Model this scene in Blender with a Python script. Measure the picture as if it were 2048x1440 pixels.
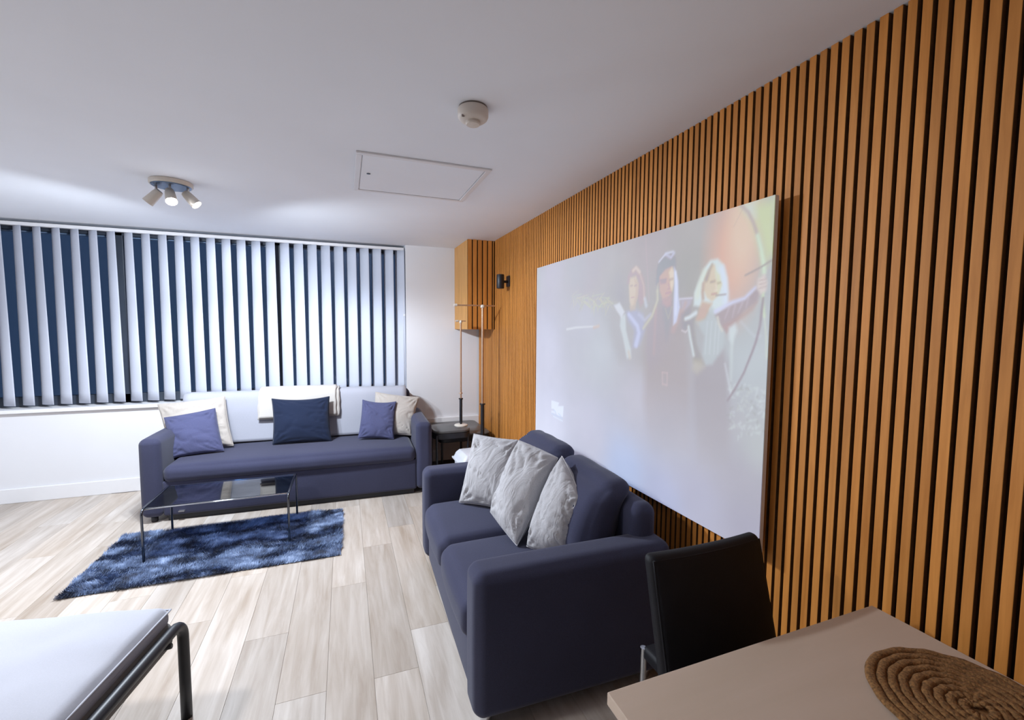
import bpy, bmesh, math, random
import numpy as np
from mathutils import Vector, Matrix, noise

random.seed(7)
for o in list(bpy.data.objects):
    bpy.data.objects.remove(o)
scene = bpy.context.scene
COL = scene.collection

# ------------------------------------------------------------------ camera
CAM_H = 1.5085
yaw, pitch, roll = 0.3603, -0.0705, 0.006
fw = Vector((math.sin(yaw) * math.cos(pitch), math.cos(yaw) * math.cos(pitch), math.sin(pitch)))
rt = Vector((math.cos(yaw), -math.sin(yaw), 0))
up = rt.cross(fw)
r2 = rt * math.cos(roll) + up * math.sin(roll)
u2 = up * math.cos(roll) - rt * math.sin(roll)
cd = bpy.data.cameras.new('camera')
cd.sensor_width = 36.0
cd.lens = 886.84 / 2048 * 36.0
cd.clip_start = 0.02
cam = bpy.data.objects.new('camera', cd)
COL.objects.link(cam)
cam.matrix_world = Matrix(((r2.x, u2.x, -fw.x, 0), (r2.y, u2.y, -fw.y, 0), (r2.z, u2.z, -fw.z, CAM_H), (0, 0, 0, 1)))
scene.camera = cam

# ------------------------------------------------------------------ world, exposure
w = bpy.data.worlds.new('night_sky')
scene.world = w
w.use_nodes = True
w.node_tree.nodes['Background'].inputs[0].default_value = (0.16, 0.27, 0.5, 1)
w.node_tree.nodes['Background'].inputs[1].default_value = 0.20
vs = scene.view_settings
vs.view_transform = 'Standard'
vs.look = 'None'
vs.gamma = 1.0
vs.use_curve_mapping = False
vs.exposure = 0.32

LAMP_COL = (0.80, 0.89, 1.0)
LAMP_W = 74.0
REAR_W = 27.0
REAR_COL = (0.97, 0.97, 1.0)

# ------------------------------------------------------------------ room numbers
H = 2.40          # ceiling
XR = 1.4455       # face of the slats on the right wall
YB = 4.947        # window wall
XL = -3.45        # left wall
YF = -3.4         # wall behind the camera
WIN_X0, WIN_X1 = -3.2, 0.628
SILL = 0.80


# ------------------------------------------------------------------ helpers
def thing(name, label=None, cat=None, loc=(0, 0, 0), rotz=0.0, group=None, kind=None):
    o = bpy.data.objects.new(name, None)
    o.empty_display_size = 0.1
    COL.objects.link(o)
    o.location = loc
    o.rotation_euler = (0, 0, rotz)
    tag(o, label, cat, group, kind)
    return o


def tag(o, label=None, cat=None, group=None, kind=None):
    if label: o['label'] = label
    if cat: o['category'] = cat
    if group: o['group'] = group
    if kind: o['kind'] = kind
    return o


def mobj(name, verts, faces, mat, parent=None, smooth=False, loc=None):
    me = bpy.data.meshes.new(name)
    me.from_pydata([tuple(v) for v in verts], [], faces)
    me.update()
    bm = bmesh.new(); bm.from_mesh(me)
    bmesh.ops.recalc_face_normals(bm, faces=bm.faces)
    bm.to_mesh(me); bm.free()
    if smooth:
        me.polygons.foreach_set('use_smooth', [True] * len(me.polygons))
    if mat: me.materials.append(mat)
    o = bpy.data.objects.new(name, me)
    COL.objects.link(o)
    if parent: o.parent = parent
    if loc is not None: o.location = loc
    return o


def inst(name, src, parent=None, loc=None):
    o = bpy.data.objects.new(name, src.data)
    COL.objects.link(o)
    if parent: o.parent = parent
    if loc is not None: o.location = loc
    return o


class MB:
    """collects simple solids into one mesh"""
    def __init__(self):
        self.v, self.f = [], []

    def add(self, verts, faces):
        n = len(self.v)
        self.v += [tuple(p) for p in verts]
        self.f += [tuple(i + n for i in f) for f in faces]
        return self

    def box(self, x0, x1, y0, y1, z0, z1):
        v = [(x0, y0, z0), (x1, y0, z0), (x1, y1, z0), (x0, y1, z0), (x0, y0, z1), (x1, y0, z1), (x1, y1, z1), (x0, y1, z1)]
        return self.add(v, [(0, 3, 2, 1), (4, 5, 6, 7), (0, 1, 5, 4), (1, 2, 6, 5), (2, 3, 7, 6), (3, 0, 4, 7)])

    def cbox(self, x0, x1, y0, y1, z0, z1, b):
        """box whose edges are chamfered"""
        v, f = soft_box_data(x1 - x0, y1 - y0, z1 - z0, b, 1, 1)
        cx, cy, cz = (x0 + x1) / 2, (y0 + y1) / 2, (z0 + z1) / 2
        return self.add([(p[0] + cx, p[1] + cy, p[2] + cz) for p in v], f)

    def cyl(self, a, b, r0, r1=None, n=20, caps=True):
        r1 = r0 if r1 is None else r1
        a, b = Vector(a), Vector(b)
        d = (b - a).normalized()
        e = d.orthogonal().normalized(); g = d.cross(e)
        v = []
        for c, r in ((a, r0), (b, r1)):
            for i in range(n):
                t = 2 * math.pi * i / n
                v.append(c + (e * math.cos(t) + g * math.sin(t)) * r)
        f = [(i, (i + 1) % n, n + (i + 1) % n, n + i) for i in range(n)]
        if caps: f += [tuple(range(n - 1, -1, -1)), tuple(range(n, 2 * n))]
        return self.add(v, f)

    def lathe(self, prof, origin=(0, 0, 0), axis=(0, 0, 1), n=32):
        o = Vector(origin); d = Vector(axis).normalized()
        e = d.orthogonal().normalized(); g = d.cross(e)
        v = []
        for r, h in prof:
            for i in range(n):
                t = 2 * math.pi * i / n
                v.append(o + d * h + (e * math.cos(t) + g * math.sin(t)) * max(r, 1e-4))
        f = []
        for k in range(len(prof) - 1):
            for i in range(n):
                f.append((k * n + i, k * n + (i + 1) % n, (k + 1) * n + (i + 1) % n, (k + 1) * n + i))
        f.append(tuple(range(n - 1, -1, -1)))
        f.append(tuple(range((len(prof) - 1) * n, len(prof) * n)))
        return self.add(v, f)

    def tube(self, pts, r, n=10, closed=False, flat=1.0):
        pts = [Vector(p) for p in pts]
        m = len(pts)
        v = []
        e = None
        for k in range(m):
            if closed: d = pts[(k + 1) % m] - pts[k - 1]
            else: d = pts[min(k + 1, m - 1)] - pts[max(k - 1, 0)]
            d.normalize()
            if e is None: e = d.orthogonal().normalized()
            e = (e - d * e.dot(d)).normalized()
            g = d.cross(e)
            for i in range(n):
                t = 2 * math.pi * i / n
                v.append(pts[k] + e * math.cos(t) * r + g * math.sin(t) * r * flat)
        f = []
        for k in range(m if closed else m - 1):
            a, b = k * n, ((k + 1) % m) * n
            for i in range(n):
                f.append((a + i, a + (i + 1) % n, b + (i + 1) % n, b + i))
        if not closed:
            f.append(tuple(range(n - 1, -1, -1))); f.append(tuple(range((m - 1) * n, m * n)))
        return self.add(v, f)

    def build(self, name, mat, parent=None, smooth=False, loc=None):
        return mobj(name, self.v, self.f, mat, parent, smooth, loc)


def smooth_angle(o, deg=40):
    me = o.data
    me.polygons.foreach_set('use_smooth', [True] * len(me.polygons))
    try:
        me.set_sharp_from_angle(angle=math.radians(deg))
    except Exception:
        pass
    return o


def soft_box_data(sx, sy, sz, r, ke=4, ni=8, puff=(0, 0, 0), warp=None):
    """rounded box centred on the origin; puff bulges the faces; warp(Vector)->Vector last"""
    h = [sx / 2, sy / 2, sz / 2]
    r = min(r, min(h) * 0.999)

    def samples(a):
        inner = a - r
        s = [-a + r * (1 - math.cos(math.pi / 2 * i / ke)) * 0 + -0 + r * i / ke for i in range(ke)]
        s += [-inner + 2 * inner * i / ni for i in range(ni)]
        s += [inner + r * i / ke for i in range(ke + 1)]
        return s
    S = [samples(a) for a in h]
    idx, V, F = {}, [], []

    def vid(p):
        k = (round(p[0], 6), round(p[1], 6), round(p[2], 6))
        if k in idx: return idx[k]
        q = [max(-(h[i] - r), min(h[i] - r, p[i])) for i in range(3)]
        d = Vector([p[i] - q[i] for i in range(3)])
        # even spacing along the rounded edge
        if d.length > 0:
            d = Vector([math.tan(c / r * math.pi / 4) if r > 0 else c for c in d]).normalized() * r
        o = Vector(q) + d
        n = [p[i] / h[i] for i in range(3)]
        for i in range(3):
            if puff[i]:
                a, b = [n[j] for j in range(3) if j != i]
                o[i] += puff[i] * n[i] * max(0, 1 - a * a) ** 0.6 * max(0, 1 - b * b) ** 0.6
        if warp: o = warp(o, n)
        idx[k] = len(V); V.append(o)
        return idx[k]
    for ax in range(3):
        a, b = [(1, 2), (2, 0), (0, 1)][ax]
        for sgn in (-1, 1):
            for i in range(len(S[a]) - 1):
                for j in range(len(S[b]) - 1):
                    quad = []
                    for (ii, jj) in ((i, j), (i + 1, j), (i + 1, j + 1), (i, j + 1)):
                        p = [0, 0, 0]; p[ax] = sgn * h[ax]; p[a] = S[a][ii]; p[b] = S[b][jj]
                        quad.append(vid(p))
                    if sgn < 0: quad.reverse()
                    if len(set(quad)) > 2:
                        F.append(tuple(dict.fromkeys(quad)))
    return V, F


def soft_box(name, x0, x1, y0, y1, z0, z1, r, mat, parent=None, ke=4, ni=8, puff=(0, 0, 0), warp=None):
    v, f = soft_box_data(x1 - x0, y1 - y0, z1 - z0, r, ke, ni, puff, warp)
    c = Vector(((x0 + x1) / 2, (y0 + y1) / 2, (z0 + z1) / 2))
    return mobj(name, [p + c for p in v], f, mat, parent, True)


# ------------------------------------------------------------------ materials
MATS = {}


def lin(c):
    return tuple(((x / 255) / 12.92 if x / 255 <= 0.04045 else ((x / 255 + 0.055) / 1.055) ** 2.4) for x in c)


def principled(name):
    m = bpy.data.materials.new(name); m.use_nodes = True
    nt = m.node_tree
    return m, nt, nt.nodes['Principled BSDF'], nt.nodes.new('ShaderNodeTexCoord')


def N(nt, kind, **kw):
    n = nt.nodes.new(kind)
    for k, v in kw.items():
        if k in n.inputs: n.inputs[k].default_value = v
        else: setattr(n, k, v)
    return n


def ramp(nt, stops):
    r = nt.nodes.new('ShaderNodeValToRGB')
    while len(r.color_ramp.elements) < len(stops): r.color_ramp.elements.new(0.5)
    for e, (p, c) in zip(r.color_ramp.elements, stops):
        e.position = p; e.color = (*c, 1)
    return r


def plain(name, col, rough=0.6, metal=0.0, nscale=12.0, var=0.06, bump=0.0, bscale=200.0, spec=0.5, coat=0.0):
    if name in MATS: return MATS[name]
    m, nt, b, tc = principled(name)
    n = N(nt, 'ShaderNodeTexNoise', Scale=nscale, Detail=4.0)
    nt.links.new(tc.outputs['Object'], n.inputs['Vector'])
    r = ramp(nt, [(0.3, tuple(c * (1 - var) for c in col)), (0.7, tuple(min(1, c * (1 + var)) for c in col))])
    nt.links.new(n.outputs['Fac'], r.inputs[0]); nt.links.new(r.outputs[0], b.inputs['Base Color'])
    b.inputs['Roughness'].default_value = rough
    b.inputs['Metallic'].default_value = metal
    b.inputs['Specular IOR Level'].default_value = spec
    b.inputs['Coat Weight'].default_value = coat
    if bump:
        n2 = N(nt, 'ShaderNodeTexNoise', Scale=bscale, Detail=3.0)
        nt.links.new(tc.outputs['Object'], n2.inputs['Vector'])
        bp = N(nt, 'ShaderNodeBump', Strength=bump, Distance=0.002)
        nt.links.new(n2.outputs['Fac'], bp.inputs['Height']); nt.links.new(bp.outputs[0], b.inputs['Normal'])
    MATS[name] = m
    return m


def fabric(name, col, var=0.16, weave=900.0, rough=0.92, sheen=0.15, big=3.0, fold=0.0):
    if name in MATS: return MATS[name]
    m, nt, b, tc = principled(name)
    n1 = N(nt, 'ShaderNodeTexNoise', Scale=big, Detail=3.0)
    n2 = N(nt, 'ShaderNodeTexNoise', Scale=weave * 0.35, Detail=2.0)
    for n in (n1, n2): nt.links.new(tc.outputs['Object'], n.inputs['Vector'])
    mx = N(nt, 'ShaderNodeMix', data_type='FLOAT'); mx.inputs[0].default_value = 0.6
    nt.links.new(n1.outputs['Fac'], mx.inputs[2]); nt.links.new(n2.outputs['Fac'], mx.inputs[3])
    r = ramp(nt, [(0.3, tuple(c * (1 - var) for c in col)), (0.7, tuple(min(1, c * (1 + var)) for c in col))])
    nt.links.new(mx.outputs[0], r.inputs[0]); nt.links.new(r.outputs[0], b.inputs['Base Color'])
    b.inputs['Roughness'].default_value = rough
    b.inputs['Sheen Weight'].default_value = sheen
    b.inputs['Sheen Roughness'].default_value = 0.5
    b.inputs['Specular IOR Level'].default_value = 0.15
    n3 = N(nt, 'ShaderNodeTexNoise', Scale=weave, Detail=1.0)
    nt.links.new(tc.outputs['Object'], n3.inputs['Vector'])
    bp = N(nt, 'ShaderNodeBump', Strength=0.25, Distance=0.001)
    nt.links.new(n3.outputs['Fac'], bp.inputs['Height'])
    last = bp
    if fold:
        n4 = N(nt, 'ShaderNodeTexNoise', Scale=7.0, Detail=2.5, Distortion=2.2)
        mp = nt.nodes.new('ShaderNodeMapping'); mp.inputs['Scale'].default_value = (1.0, 2.2, 0.7)
        mp.inputs['Rotation'].default_value = (0.6, 0.3, 0.5)
        nt.links.new(tc.outputs['Object'], mp.inputs[0]); nt.links.new(mp.outputs[0], n4.inputs['Vector'])
        b2 = N(nt, 'ShaderNodeBump', Strength=fold, Distance=0.02)
        nt.links.new(n4.outputs['Fac'], b2.inputs['Height']); nt.links.new(bp.outputs[0], b2.inputs['Normal'])
        last = b2
    nt.links.new(last.outputs[0], b.inputs['Normal'])
    MATS[name] = m
    return m


def wood(name, c0, c1, axis='Z', scale=6.0, stretch=14.0, rough=0.5, per_object=0.25, spec=0.4, knots=False):
    if name in MATS: return MATS[name]
    m, nt, b, tc = principled(name)
    oi = nt.nodes.new('ShaderNodeObjectInfo')
    sc = N(nt, 'ShaderNodeVectorMath', operation='SCALE'); sc.inputs['Scale'].default_value = 37.0
    cmb = nt.nodes.new('ShaderNodeCombineXYZ')
    for i in range(3): nt.links.new(oi.outputs['Random'], cmb.inputs[i])
    nt.links.new(cmb.outputs[0], sc.inputs[0])
    ad = N(nt, 'ShaderNodeVectorMath', operation='ADD')
    nt.links.new(tc.outputs['Object'], ad.inputs[0]); nt.links.new(sc.outputs[0], ad.inputs[1])
    mp = nt.nodes.new('ShaderNodeMapping')
    s = {'X': (scale, scale * stretch, scale * stretch), 'Y': (scale * stretch, scale, scale * stretch), 'Z': (scale * stretch, scale * stretch, scale)}[axis]
    mp.inputs['Scale'].default_value = s
    nt.links.new(ad.outputs[0], mp.inputs[0])
    n1 = N(nt, 'ShaderNodeTexNoise', Scale=1.0, Detail=6.0, Roughness=0.62, Distortion=0.6)
    nt.links.new(mp.outputs[0], n1.inputs['Vector'])
    mp2 = nt.nodes.new('ShaderNodeMapping')
    mp2.inputs['Scale'].default_value = tuple(0.28 * x if x == max(s) else 0.45 * x for x in s)
    nt.links.new(ad.outputs[0], mp2.inputs[0])
    n2 = N(nt, 'ShaderNodeTexNoise', Scale=1.0, Detail=3.0, Distortion=1.2)
    nt.links.new(mp2.outputs[0], n2.inputs['Vector'])
    mx = N(nt, 'ShaderNodeMix', data_type='FLOAT'); mx.inputs[0].default_value = 0.45
    nt.links.new(n1.outputs['Fac'], mx.inputs[2]); nt.links.new(n2.outputs['Fac'], mx.inputs[3])
    r = ramp(nt, [(0.32, c0), (0.66, c1)])
    nt.links.new(mx.outputs[0], r.inputs[0])
    # each board a little lighter or darker than its neighbour
    mr = N(nt, 'ShaderNodeMapRange'); mr.inputs['To Min'].default_value = 1 - per_object; mr.inputs['To Max'].default_value = 1 + per_object
    nt.links.new(oi.outputs['Random'], mr.inputs['Value'])
    hs = nt.nodes.new('ShaderNodeHueSaturation')
    nt.links.new(mr.outputs[0], hs.inputs['Value']); nt.links.new(r.outputs[0], hs.inputs['Color'])
    mr2 = N(nt, 'ShaderNodeMapRange'); mr2.inputs['To Min'].default_value = 0.75; mr2.inputs['To Max'].default_value = 1.2
    fr = N(nt, 'ShaderNodeMath', operation='FRACT'); ml = N(nt, 'ShaderNodeMath', operation='MULTIPLY'); ml.inputs[1].default_value = 7.31
    nt.links.new(oi.outputs['Random'], ml.inputs[0]); nt.links.new(ml.outputs[0], fr.inputs[0]); nt.links.new(fr.outputs[0], mr2.inputs['Value'])
    if knots: nt.links.new(mr2.outputs[0], hs.inputs['Saturation'])
    nt.links.new(hs.outputs[0], b.inputs['Base Color'])
    b.inputs['Roughness'].default_value = rough
    b.inputs['Specular IOR Level'].default_value = spec
    bp = N(nt, 'ShaderNodeBump', Strength=0.12, Distance=0.001)
    nt.links.new(n1.outputs['Fac'], bp.inputs['Height']); nt.links.new(bp.outputs[0], b.inputs['Normal'])
    MATS[name] = m
    return m


def glassy(name, tint, gloss=0.12, rough=0.02, dark=0.3):
    """thin pane: clear or smoked, with real fresnel reflection"""
    m = bpy.data.materials.new(name); m.use_nodes = True
    nt = m.node_tree; nt.nodes.clear()
    out = nt.nodes.new('ShaderNodeOutputMaterial')
    tr = nt.nodes.new('ShaderNodeBsdfTransparent'); tr.inputs[0].default_value = (*tint, 1)
    gl = nt.nodes.new('ShaderNodeBsdfGlossy'); gl.inputs['Roughness'].default_value = rough
    lw = nt.nodes.new('ShaderNodeFresnel'); lw.inputs[0].default_value = 1.5
    no = N(nt, 'ShaderNodeTexNoise', Scale=3.0)
    mp = N(nt, 'ShaderNodeMath', operation='MULTIPLY_ADD'); mp.inputs[1].default_value = 1.0
    add = N(nt, 'ShaderNodeMath', operation='MULTIPLY'); add.inputs[1].default_value = gloss
    nt.links.new(no.outputs['Fac'], add.inputs[0])
    nt.links.new(lw.outputs[0], mp.inputs[0]); nt.links.new(add.outputs[0], mp.inputs[2])
    mix = nt.nodes.new('ShaderNodeMixShader')
    nt.links.new(mp.outputs[0], mix.inputs[0]); nt.links.new(tr.outputs[0], mix.inputs[1]); nt.links.new(gl.outputs[0], mix.inputs[2])
    nt.links.new(mix.outputs[0], out.inputs[0])
    return m


def emit(name, col, strength):
    m, nt, b, tc = principled(name)
    n = N(nt, 'ShaderNodeTexNoise', Scale=5.0)
    r = ramp(nt, [(0.0, col), (1.0, col)])
    nt.links.new(tc.outputs['Object'], n.inputs['Vector']); nt.links.new(n.outputs['Fac'], r.inputs[0])
    nt.links.new(r.outputs[0], b.inputs['Emission Color'])
    b.inputs['Base Color'].default_value = (*col, 1)
    b.inputs['Emission Strength'].default_value = strength
    return m


WALL = plain('wall_paint', (0.76, 0.755, 0.775), 0.85, bump=0.08, bscale=90, var=0.015, nscale=2.0, spec=0.2)
CEIL = plain('ceiling_paint', (0.89, 0.915, 0.965), 0.9, bump=0.12, bscale=60, var=0.02, nscale=1.5, spec=0.1)
TRIM = plain('white_gloss_trim', (0.80, 0.79, 0.80), 0.4, var=0.01)
SLAT = wood('oak_slat', (0.51, 0.182, 0.028), (0.72, 0.290, 0.060), 'Z', 4.0, 16.0, 0.55, 0.10)
SLATSIDE = plain('dark_board_side', (0.17, 0.075, 0.022), 0.8, var=0.15, nscale=40)
BACKING = plain('black_felt_backing', (0.040, 0.020, 0.009), 0.95, bump=0.2, bscale=400, var=0.1, spec=0.1)
PLANK = wood('bleached_oak_plank', (0.375, 0.305, 0.245), (0.60, 0.54, 0.485), 'Y', 2.2, 13.0, 0.42, 0.17, 0.35, knots=True)
SUBFLOOR = plain('floor_joint', (0.30, 0.24, 0.20), 0.9)
NAVY = fabric('navy_upholstery', (0.045, 0.047, 0.086), 0.18)
PURPLE = fabric('slate_blue_fabric', (0.078, 0.083, 0.165), 0.12, fold=0.3)
INK = fabric('ink_navy_fabric', (0.013, 0.020, 0.046), 0.2)
BEIGE = fabric('beige_linen', (0.45, 0.405, 0.365), 0.10, fold=0.35)
GREYP = fabric('grey_linen', (0.47, 0.46, 0.475), 0.12, weave=700, fold=0.5)
COVER = fabric('pale_grey_cover', (0.40, 0.405, 0.46), 0.07)
CREAM = fabric('cream_blanket', (0.53, 0.495, 0.46), 0.06)
WHITEF = fabric('white_cotton', (0.40, 0.41, 0.46), 0.05)
TAUPE = fabric('taupe_fabric', (0.17, 0.16, 0.15), 0.1)
BLADE = fabric('blind_fabric', (0.56, 0.585, 0.67), 0.03, weave=600, sheen=0.05)
CHROME = plain('chrome', (0.55, 0.57, 0.60), 0.12, 1.0, var=0.03)
DCHROME = plain('dark_chrome', (0.12, 0.13, 0.15), 0.2, 1.0, var=0.05)
BLACKM = plain('black_powder_coat', (0.012, 0.013, 0.018), 0.45, 0.0, var=0.1)
BLACKG = plain('black_satin_top', (0.10, 0.10, 0.10), 0.30, var=0.1)
LEATHER = plain('black_leather', (0.006, 0.006, 0.009), 0.6, spec=0.3, bump=0.25, bscale=350, var=0.15)
BRASS = plain('brushed_brass', (0.62, 0.43, 0.30), 0.3, 0.75, var=0.06, nscale=40)
IVORY = plain('ivory_metal', (0.72, 0.66, 0.58), 0.4, 0.1, var=0.03)
PLASTIC = plain('warm_white_plastic', (0.70, 0.63, 0.56), 0.45, var=0.02)
WPLASTIC = plain('white_plastic', (0.72, 0.74, 0.80), 0.35, var=0.03)
NICKEL = plain('satin_nickel', (0.62, 0.60, 0.58), 0.3, 0.9, var=0.03)
TABLETOP = wood('beige_laminate', (0.50, 0.39, 0.30), (0.55, 0.43, 0.345), 'X', 2.0, 10.0, 0.5, 0.0)
JUTE = plain('woven_jute', (0.20, 0.095, 0.03), 0.95, bump=1.0, bscale=260, var=0.5, nscale=180)
DARKW = plain('dark_window_frame', (0.04, 0.05, 0.07), 0.5, var=0.05)
GLASS = glassy('window_glass', (0.75, 0.82, 0.9), 0.02)
SMOKE = glassy('smoked_table_glass', (0.26, 0.39, 0.56), 0.26)

# ------------------------------------------------------------------ room shell
# floor: subfloor and single planks running towards the window
floor = MB().box(XL, XR + 0.02, YF, YB, -0.06, -0.012).build('floor', SUBFLOOR)
tag(floor, 'bleached oak plank floor', None, kind='structure')
PW, PL, GAP = 0.19, 1.22, 0.0009
rows = range(-15, 12)
fixed = {3: 2.68, 4: 3.12, 5: 2.16, 2: 1.9, 1: 2.35, 0: 3.0}
for k in rows:
    x0 = -0.67 + PW * k
    x1 = x0 + PW
    if x1 < XL + 0.01 or x0 > XR: continue
    xa, xb = max(x0, XL), min(x1, XR + 0.015)
    j = fixed.get(k, random.uniform(0, PL))
    y = j - PL * math.ceil((j - YF) / PL)
    while y < YB:
        ya, yb = max(y, YF), min(y + PL, YB)
        if yb - ya > 0.03 and xb - xa > 0.01:
            cx, cy = (xa + xb) / 2, (ya + yb) / 2
            MB().cbox(xa + GAP / 2 - cx, xb - GAP / 2 - cx, ya + GAP / 2 - cy, yb - GAP / 2 - cy, -0.012, 0.0, 0.0007).build('plank', PLANK, floor, loc=(cx, cy, 0))
        y += PL

ceil = MB().box(XL - 0.1, XR + 0.12, YF - 0.1, YB + 0.3, H, H + 0.08).build('ceiling', CEIL)
tag(ceil, 'white painted ceiling', None, kind='structure')

wb = MB()
wb.box(XL - 0.1, XR + 0.12, YB, YB + 0.25, -0.06, SILL - 0.03)
wb.box(WIN_X1, XR + 0.12, YB, YB + 0.25, SILL - 0.03, H)
wb.box(XL - 0.1, WIN_X0, YB, YB + 0.25, SILL - 0.03, H)
wb.box(WIN_X0, WIN_X1, YB + 0.2, YB + 0.25, 2.32, H)
tag(wb.build('wall_back', WALL), 'white wall around the window', None, kind='structure')
tag(MB().box(XL - 0.1, XL, YF, YB, -0.06, H).build('wall_left', WALL), 'white side wall', None, kind='structure')
tag(MB().box(XL - 0.1, XR + 0.12, YF - 0.1, YF, -0.06, H).build('wall_front', WALL), 'white wall behind the viewer', None, kind='structure')

# right wall: dark backing with oak slats
BX0, BY0, BZ0 = 1.168, 4.3728, 1.499        # corner boxing
wr = MB().box(XR + 0.018, XR + 0.12, YF, YB, -0.06, H).build('wall_right', BACKING)
tag(wr, 'wall clad with upright oak slats on a black backing', None, kind='structure')
SP, SW, SD = 0.0340, 0.0230, 0.018
def slat_mesh(z0, z1, sw=SW, sd=SD, name='slat'):
    return dark_sides(MB().cbox(0, sd, -sw / 2, sw / 2, z0, z1, 0.0015).build(name, SLAT, wr), 1)


def dark_sides(o, axis):
    """slats are veneered on the face only; their sawn sides are dark board"""
    o.data.materials.append(SLATSIDE)
    for p in o.data.polygons:
        if abs(p.normal[axis]) > 0.9: p.material_index = 1
    return o
y = 0.866 - SP * 46
first_full = first_low = None
while y < YB - 0.012:
    full = y < BY0 - 0.012
    if full and first_full is None:
        s = first_full = slat_mesh(0.0, H)
    elif not full and first_low is None:
        s = first_low = slat_mesh(0.0, BZ0)
    else:
        s = inst('slat', first_full if full else first_low, wr)
    s.location = (XR, y, 0)
    y += SP

# boxing in the far corner, veneered side and slatted front
bxg = MB().box(BX0 + 0.006, XR, BY0 + 0.02, YB, BZ0 + 0.004, H).build('wall_boxing', BACKING)
tag(bxg, 'slatted oak boxing high in the corner', None, kind='structure')
VENEER = wood('oak_veneer', (0.54, 0.25, 0.058), (0.70, 0.36, 0.11), 'Z', 3.0, 12.0, 0.5, 0.02)
MB().cbox(BX0, BX0 + 0.006, BY0 + 0.004, YB, BZ0, H, 0.001).build('veneer_panel', VENEER, bxg)
MB().box(BX0 + 0.006, XR, BY0 + 0.02, YB, BZ0, BZ0 + 0.004).build('underside_panel', TRIM, bxg)
fp = 0.0530
x = BX0
first = None
while x < XR - 0.01:
    wdt = min(fp - 0.011, XR - x)
    dark_sides(MB().cbox(x, x + wdt, BY0, BY0 + 0.02, BZ0, H, 0.0015).build('slat', SLAT, bxg), 0)
    x += fp

# baseboard, cable trunking, window sill
tag(MB().cbox(XL, XR, YB - 0.016, YB, 0, 0.125, 0.004).build('baseboard_back', TRIM), 'white skirting board under the window', None, kind='structure')
tag(MB().cbox(XL, XL + 0.016, YF, YB, 0, 0.125, 0.004).build('baseboard_left', TRIM), 'white skirting board on the side wall', None, kind='structure')
tag(MB().cbox(0.72, XR, YB - 0.03, YB, 0.36, 0.50, 0.004).build('trim_1', TRIM), 'white cable trunking low on the wall', None, kind='structure')

win = MB()
yw = YB + 0.15
win.cbox(WIN_X0, WIN_X1, yw, yw + 0.06, SILL, SILL + 0.085, 0.004)
win.cbox(WIN_X0, WIN_X1, yw, yw + 0.06, 2.33, H - 0.002, 0.004)
for xm in (WIN_X0, -1.95, -0.66, WIN_X1 - 0.07):
    win.cbox(xm, xm + 0.07, yw, yw + 0.06, SILL, H - 0.002, 0.004)
wobj = win.build('window_1', DARKW)
tag(wobj, 'dark window behind the vertical blinds', None, kind='structure')
for xa, xb in ((WIN_X0 + .07, -1.95), (-1.88, -0.66), (-0.59, WIN_X1 - .07)):
    MB().box(xa, xb, yw + 0.025, yw + 0.031, SILL + 0.085, 2.33).build('pane', GLASS, wobj)
MB().cbox(WIN_X0, WIN_X1 + 0.03, YB - 0.035, YB + 0.16, SILL - 0.03, SILL, 0.004).build('window_sill', TRIM, wobj)

# ------------------------------------------------------------------ lights: ceiling fixture with three heads
LX, LY = -0.985, 3.37
lamp = thing('ceiling_spotlight', 'white ceiling light with three tilting spotlight heads, one lit', 'light', (LX, LY, H))
o = MB().lathe([(0.098, 0.0), (0.112, -0.002), (0.112, -0.022), (0.108, -0.027), (0.09, -0.028)], n=48).build('ceiling_plate', IVORY, lamp)
smooth_angle(o)
o = MB().lathe([(0.104, -0.028), (0.100, -0.032), (0.0, -0.033)], n=48).build('plate_underside', plain('blue_grey_mirror_plate', (0.10, 0.15, 0.24), 0.25, 0.6), lamp)
HEADS = [((-0.085, 0.02), (-0.66, 0.05, -0.74), False), ((0.0, -0.03), (0.25, -0.55, -0.80), True), ((0.085, 0.0), (0.66, -0.16, -0.74), False)]
GLOW = emit('lit_bulb', (0.92, 0.96, 1.0), 40.0)
DIMB = emit('lit_bulb_edge', (0.92, 0.96, 1.0), 6.0)
for (hx, hy), d, lit in HEADS:
    d = Vector(d).normalized()
    piv = Vector((hx, hy, -0.078))
    head = MB().lathe([(0.012, -0.030), (0.022, -0.026), (0.026, -0.01), (0.030, 0.05), (0.0315, 0.072), (0.029, 0.072), (0.027, 0.05), (0.02, 0.02), (0.001, 0.018)], piv, d, 28).build('spot_head', IVORY, lamp)
    smooth_angle(head)
    MB().cyl(Vector((hx, hy, -0.03)), piv + d * 0.0, 0.0075, n=12).build('stem', NICKEL, head)
    MB().cyl(Vector((hx - 0.012, hy, -0.078)), Vector((hx + 0.012, hy, -0.078)), 0.011, n=14).build('pivot', NICKEL, head)
    bl = MB().lathe([(0.001, 0.086 if lit else 0.074), (0.018, 0.082 if lit else 0.072), (0.027, 0.070), (0.024, 0.05)], piv, d, 24).build('bulb', GLOW if lit else DIMB, head, True)
    ld = bpy.data.lights.new('spot_beam', 'SPOT')
    ld.energy = LAMP_W * (1.5 if lit else 1.0)
    ld.color = LAMP_COL
    ld.spot_size = math.radians(176); ld.spot_blend = 0.25
    ld.shadow_soft_size = 0.03
    lo = bpy.data.objects.new('spot_beam', ld)
    COL.objects.link(lo); lo.parent = head
    lo.location = piv + d * 0.10 + Vector((0, 0, -0.03))
    bd = (Vector((0.10, -0.16, -0.97)) if lit else Vector((d.x * 0.40, 0.22, -0.85))).normalized()
    lo.rotation_euler = bd.to_track_quat('-Z', 'Y').to_euler()

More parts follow.
